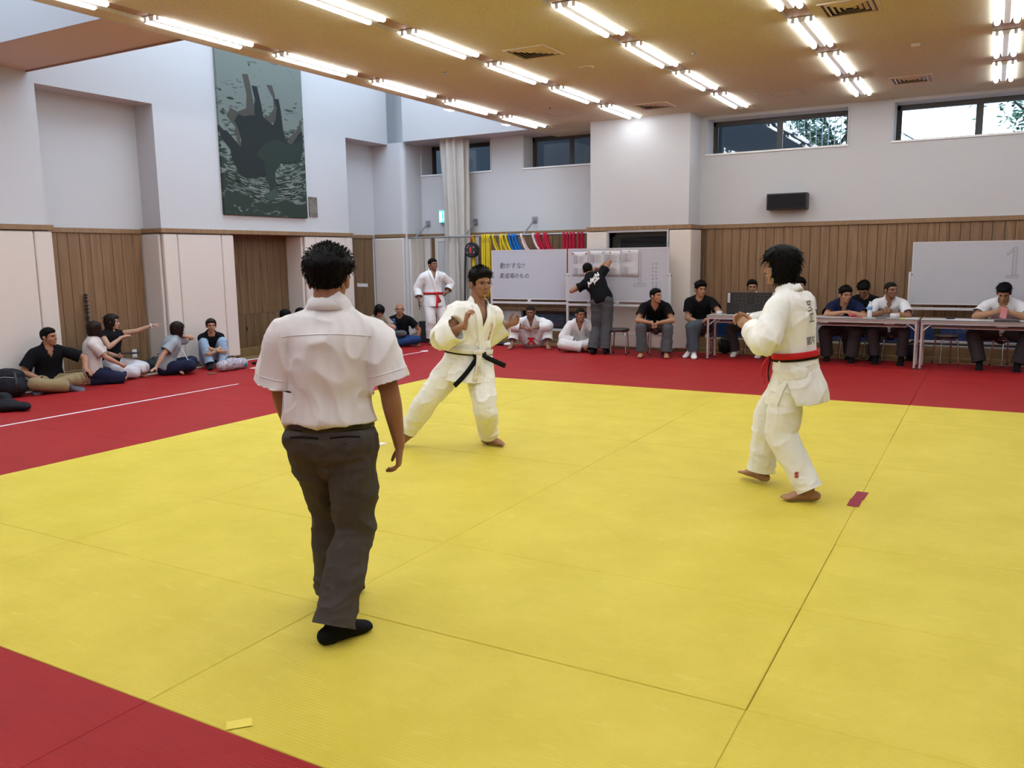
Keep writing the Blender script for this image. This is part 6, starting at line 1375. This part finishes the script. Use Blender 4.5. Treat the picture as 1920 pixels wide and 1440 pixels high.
shape('taupe_shape', [(120, 560), (150, 490), (200, 512), (265, 470), (272, 360), (262, 290), (243, 192), (285, 183), (302, 262), (318, 380), (330, 520), (250, 560), (190, 600), (215, 700), (218, 800), (190, 760), (180, 640)], mat('art_taupe', (.058, .052, .042), .9), 1)
shape('taupe_shape', [(400, 495), (440, 500), (480, 430), (478, 340), (425, 235), (470, 230), (492, 312), (500, 440), (492, 560), (420, 540)], MATS['art_taupe'], 1)
shape('taupe_shape', [(575, 725), (605, 650), (660, 590), (700, 500), (712, 600), (660, 680), (620, 725)], MATS['art_taupe'], 1)
shape('dark_shape', [(175, 590), (205, 530), (250, 540), (290, 522), (330, 518), (325, 430), (335, 385), (312, 270), (352, 268), (378, 400), (396, 520), (470, 572), (492, 520), (503, 420), (482, 345), (520, 335), (535, 430), (552, 610), (580, 705), (620, 722), (645, 675), (690, 595), (712, 590), (717, 750), (690, 850), (600, 890), (510, 900), (470, 960), (400, 1030), (260, 1062), (195, 1020), (150, 900), (140, 835), (75, 740), (66, 675), (125, 690), (215, 800), (222, 740), (205, 660)], mat('art_blackgreen', (.0085, .0135, .0125), .9), 2)
shape('green_shape', [(330, 850), (385, 760), (480, 690), (575, 720), (660, 700), (715, 650), (716, 750), (690, 845), (600, 885), (520, 890), (475, 985), (478, 1090), (497, 1160), (490, 1195), (440, 1238), (400, 1222), (382, 1190), (432, 1150), (420, 1080), (398, 1000), (388, 900)], mat('art_green', (.0125, .024, .0175), .9), 3)
shape('green_shape', [(435, 1150), (470, 1120), (497, 1160), (490, 1195), (440, 1238), (400, 1222), (385, 1192)], mat('art_palegreen', (.036, .056, .042), .9), 4)
ra_ = random.Random(11); b = MB()
for k in range(420):
    R0 = ra_.uniform(300, 640); a0 = ra_.uniform(.15, 2.9); da = ra_.uniform(.04, .22); pts = []
    for i in range(6): a = a0 + da * i / 5; pts.append((410 + R0 * 1.05 * math.cos(a), 620 + R0 * math.sin(a)))
    if any(p[0] < 85 or p[0] > 722 or p[1] > 1340 or p[1] < 880 for p in pts): continue
    if any(150 < p[0] < 500 and p[1] < 1030 for p in pts): continue
    w_ = ra_.uniform(.003, .010); P = [Vector((zz_(p)[0], -.0508, zz_(p)[1])) for p in pts]
    b.strip(P, Vector((0, 0, w_)), Vector((0, -.0008, 0)))
o = b.build('pale_streaks', mat('art_pale', (.16, .18, .155), .9), art); tag(o, kind='stuff')
pq = empty('wall_plaque', (-4.25, 9.90, 2.42), math.pi / 2, 'small bronze plaque beside the green hanging', 'plaque'); b = MB(); b.box((0, -.02, 0), (.215, 0, .36), bev=.003); b.build('plaque_plate', mat('worn_bronze', (.20, .17, .13), .45, var=.4, scale=20, metal=.4), pq)
o = flat_print('plaque_lettering', pq, [(.03 + i * .02, .06, .03 + i * .02, .30 - .03 * (i % 3), .005) for i in range(9)], mat('engraved_text', (.33, .32, .30), .6)); o.location = (0, -.0206, 0)

# ---- wrist things
def wristband(o, K, q, r_, m, name, t=.006):
    W_, E_ = K['W' + q], K['E' + q]; a = nrm(W_ - E_); c = W_ - a * .02; u = nrm(np.cross(a, (.3, .2, .9))); v = np.cross(a, u); b = MB(); b.tube([Vector(c + (u * math.cos(k * .4189) + v * math.sin(k * .4189)) * r_) for k in range(16)], t, n=6, caps=False); b.build(name, m, o)
wristband(pw, PW_K, 'L', .031, M_WHITE, 'bracelet'); wristband(pm, PM_K, 'R', .034, M_BLACK, 'wrist_watch', .008)
# ---- tapes on the mats
def tape(x0, y0, x1, y1, w_, lab, m=None, z=.0012):
    d = Vector((x1 - x0, y1 - y0, 0)); n_ = Vector((-d.y, d.x, 0)).normalized() * w_ / 2; a, c = Vector((0, 0, z)), d + Vector((0, 0, z)); V = [a - n_, a + n_, c + n_, c - n_]
    b = MB(); b.add([v for v in V] + [v + Vector((0, 0, .0012)) for v in V], [(0, 1, 2, 3), (7, 6, 5, 4), (0, 4, 5, 1), (1, 5, 6, 2), (2, 6, 7, 3), (3, 7, 4, 0)]); tag(b.build('floor_tape', m or M_WTAPE, None, (x0, y0, 0)), lab, 'tape')
tape(-2.03, 1.0, -2.05, 5.02, .045, 'long white tape line on the red mats, nearer length'); tape(-2.05, 5.02, -2.06, 6.02, .035, 'white tape line on the red mats, shorter far length')
tape(-2.04, 7.6, -2.03, 10.2, .035, 'white tape line on the red mats leading toward the curtain')
b = MB(); b.add([(-.05, -.03, 0), (.05, -.06, 0), (.06, .05, 0), (-.01, .08, .0), (-.05, -.03, .012), (.05, -.06, .006), (.05, .05, .02), (-.01, .08, .012)], [(3, 2, 1, 0), (4, 5, 6, 7), (0, 1, 5, 4), (1, 2, 6, 5), (2, 3, 7, 6), (3, 0, 4, 7)]); tag(b.build('crumpled_tape', M_WTAPE, None, (-2.03, 10.27, .001)), 'crumpled end of white tape in front of the curtain', 'tape')
M_RTAPE = mat('red_tape', (.27, .012, .03), .55, spec=.2)
tape(5.985, 3.82, 5.985, 4.0, .075, 'short red tape mark on the yellow mat, nearer half', M_RTAPE); tape(5.990, 4.0, 6.0, 4.20, .075, 'short red tape mark on the yellow mat, farther half', M_RTAPE)
tape(1.98, 3.78, 2.02, 3.98, .07, 'short white tape mark behind the stepping contestant', M_WTAPE)
tape(4.405, .02, 4.465, .085, .055, 'bright yellow patch of tape at the near mat edge', mat('yellow_patch_tape', (.78, .62, .05), .4))

# ---- bags and small things on the floor
def lump(name, c, parts, lab, cat, m, seed=0, vox=.012, amp=.008, extra=None, rz=0):
    r = empty(name, c, rz, lab, cat); V, Q = remesh([ball(p, rr, n=16) if np.ndim(p) == 1 else loft(p, rr) for p, rr in parts], vox, 4); V = wrinkle(V, Q, amp, (14, 14, 12), seed)
    V[:, 2] = np.maximum(V[:, 2], .001); link_mesh('bag_body' if 'bag' in cat or 'pack' in name else 'cloth_body', quad_mesh(name, V, Q, m), r)
    if extra: extra(r)
    return r
M_NYL = cloth('black_nylon', (.012, .012, .014), .6, .2); M_DKBAG = cloth('charcoal_canvas', (.035, .038, .042), .7); M_TEAL = cloth('teal_cloth', (.02, .16, .17)); M_GREYB = cloth('grey_canvas', (.10, .10, .10)); 
def straps(m, pts_list, w_=.014):
    def f(r):
        for pts in pts_list: b = MB(); b.strip([Vector(p) for p in pts], Vector((w_, 0, 0)), Vector((0, -.005, .004))); b.build('strap', m, r)
        b = MB(); b.tube([(-.12, -.17, .25), (0, -.19, .27), (.12, -.17, .25)], .004, n=6); b.build('zip', M_STEEL, r)
    return f
lump('backpack', (-3.93, 4.02, 0), [((0, 0, .14), (.24, .17, .15)), ((0, .02, .25), (.20, .14, .10)), ((.08, -.12, .12), (.15, .08, .11))], 'large black backpack on the mat left of the man in polo', 'backpack', M_NYL, 1, extra=straps(M_BLACK, [[(-.15, -.14, .30), (-.16, -.20, .2), (-.15, -.19, .08)], [(.1, -.12, .33), (.13, -.20, .22), (.12, -.21, .08)]]), rz=.9)
lump('jacket_heap', (-2.92, 3.42, 0), [((0, 0, .06), (.18, .14, .07)), ((-.12, .05, .12), (.10, .08, .07)), ((.15, .08, .05), (.13, .09, .05))], 'black jacket heap with white cord at the left photo edge', 'jacket', M_NYL, 2, extra=lambda r: MB().tube([(-.12, -.10, .16), (-.02, -.15, .10), (.03, -.16, .04)], .006, n=6).build('cord', M_WHITE, r))
lump('shoulder_bag', (-4.32, 6.50, 0), [((0, 0, .10), (.20, .10, .10)), ((.10, .0, .13), (.12, .10, .10))], 'dark charcoal bag behind the woman in grey blouse', 'bag', M_DKBAG, 3, rz=1.4, extra=straps(M_BLACK, [[(-.1, -.02, .19), (0, -.06, .26), (.1, -.02, .19)]]))
lump('shoulder_bag', (-4.28, 6.24, 0), [((0, 0, .07), (.07, .09, .08))], 'small teal cloth bag beside the pointing woman', 'bag', M_TEAL, 4, extra=straps(M_TEAL, [[(0, -.02, .14), (.03, 0, .19), (.04, .02, .14)]], .008))
M_PATT = mat('patterned_fabric', (.55, .50, .54), .7, var=.5, scale=26, col2=(.16, .13, .17))
lump('boston_bag', (-3.28, 7.03, 0), [([(0, -.20, .085), (0, .20, .085)], np.array([.085, .085])), ((0, 0, .10), (.07, .16, .09))], 'pale patterned bag on the mat in front of the jeans', 'bag', M_PATT, 5, amp=.004, extra=lambda r: (MB().tube([(-.03, -.10, .16), (-.04, -.05, .21), (-.04, .05, .21), (-.03, .10, .16)], .008, n=6).build('handle', M_GREYB, r), MB().box((-.02, -.215, .01), (.02, -.205, .15)).build('side_trim', M_GREYB, r), MB().box((.080, -.06, .04), (.095, .06, .12), bev=.006).build('front_pocket', M_PATT, r), MB().box((.04, .17, .03), (.09, .22, .09), bev=.01).build('turquoise_tag', M_TEAL, r)))
lump('tote_bag', (-2.96, 10.14, .10), [((0, 0, .14), (.13, .07, .17)), ((0, 0, .24), (.10, .06, .10))], 'black bag held open on the lap of the woman in beige', 'bag', M_NYL, 6, rz=.6, extra=straps(M_BLACK, [[(-.06, -.03, .32), (0, -.03, .38), (.06, -.03, .32)]]))
lump('sling_bag', (-2.86, 10.70, .20), [((0, 0, .06), (.13, .05, .06))], 'grey sling bag across the bald man', 'bag', M_GREYB, 7, rz=.5, extra=lambda r: MB().strip([(-.10, -.01, .10), (-.12, .06, .22), (-.13, .12, .33)], Vector((.016, 0, 0)), Vector((0, -.004, 0))).build('strap', M_GREYB, r))
lump('pouch_bag', (-3.50, 6.42, .09), [((0, 0, .06), (.05, .08, .07))], 'pale grey pouch on a shoulder strap of the woman in grey', 'bag', cloth('pale_pouch', (.45, .44, .43)), 8, extra=lambda r: MB().strip([(-.02, 0, .12), (-.14, .02, .25), (-.26, .04, .36)], Vector((0, .008, 0)), Vector((0, 0, .004))).build('strap', MATS['pale_pouch'], r))
lump('backpack', (2.88, 12.02, 0), [((0, 0, .14), (.12, .10, .15)), ((0, -.06, .10), (.10, .06, .09))], 'black backpack under the left table by the white socks', 'backpack', M_NYL, 9, extra=straps(M_BLACK, [[(-.05, -.12, .22), (-.05, -.14, .12), (-.05, -.12, .03)]]))
lump('backpack', (5.72, 12.20, 0), [((0, 0, .15), (.12, .10, .16)), ((0, -.06, .10), (.10, .06, .09))], 'black backpack on the floor behind the shaven-headed man', 'backpack', M_NYL, 10, extra=straps(M_WHITE, [[(.05, -.12, .24), (.05, -.14, .12), (.05, -.12, .03)]], .006))
lump('cloth_heap', (-1.42, 11.72, 0), [((0, 0, .03), (.13, .09, .035)), ((.15, .02, .03), (.11, .08, .03))], 'small heap of dark and white cloth below the left whiteboard', 'cloth', cloth('mixed_cloth', (.03, .03, .03)), 11)
lump('towel', (-1.12, 11.74, 0), [((0, 0, .025), (.12, .09, .03))], 'white towel lying left of the sitting competitor', 'towel', cloth('white_towel', (.7, .7, .7)), 12)
def sandal(x, y, rz, lab):
    r = empty('sandal', (x, y, 0), rz, lab, 'sandal', 'dark sandals on the mat'); b = MB(); b.box((-.045, -.13, 0), (.045, .13, .022), bev=.01); b.build('sole', M_RUB, r); b = MB(); b.strip([(-.046, .03, .015), (-.02, .035, .055), (.02, .035, .055), (.046, .03, .015)], Vector((0, .03, 0)), Vector((0, 0, .004))); b.build('foot_strap', M_RUB, r)
sandal(-2.32, 11.16, 1.2, 'dark sandal at the feet of the standing competitor, nearer the curtain'); sandal(-2.10, 11.10, 1.4, 'dark sandal right of the standing competitor')
bx = empty('black_speaker', (-2.98, 11.62, 0), .3, 'small black box speaker behind the standing competitor', 'speaker'); MB().box((-.08, -.08, 0), (.08, .08, .42), bev=.008).build('cabinet', M_BLACK, bx); MB().box((-.065, -.084, .03), (.065, -.079, .39)).build('grille', M_RUB, bx)
for (x, y, rz, lab) in ((-3.10, 7.42, .2, 'loose white paper on the mat right of the patterned bag'), (-3.22, 7.75, .5, 'second loose paper on the mat near the dark recess'), ):
    b = MB(); b.box((-.105, -.148, .0005), (.105, .148, .0018)); o = b.build('loose_paper', M_PAPER, None, (x, y, 0)); o.rotation_euler = (0, 0, rz); tag(o, lab, 'paper')
slab('pencil_case', -3.45, 7.72, .20, .07, .04, 1.1, 'black pencil case on the mat beside loose papers', 'case', M_NYL, z=0, bev=.01)
slab('wallet', -3.22, 6.58, .13, .09, .015, .9, 'flat brown wallet on the mat before the seated women', 'wallet', mat('brown_leather', (.16, .07, .04), .6), z=0)
slab('smartphone', -.50, 11.36, .15, .075, .009, .1, 'dark phone on the mat before the sitting competitor', 'phone', M_BLACK, z=0)
slab('tablet', -4.02, 5.84, .24, .17, .010, .3, 'dark tablet on the lap of the pointing woman', 'tablet', M_BLACK, z=.345)

p_ = gk['WR'] + gk['hdR'] * .10; a_ = math.radians(gk['yaw']); ca, sa = math.cos(a_), math.sin(a_)
b = MB(); b.box((-.036, -.005, -.07), (.036, .005, .07), bev=.003); o = b.build('smartphone', M_BLACK, None, (gk['loc'][0] + p_[0] * ca - p_[1] * sa, gk['loc'][1] + p_[0] * sa + p_[1] * ca, p_[2] - .02)); o.rotation_euler = (.1, .15, a_ + 1.3); tag(o, 'dark phone in the hand of the standing competitor', 'phone')
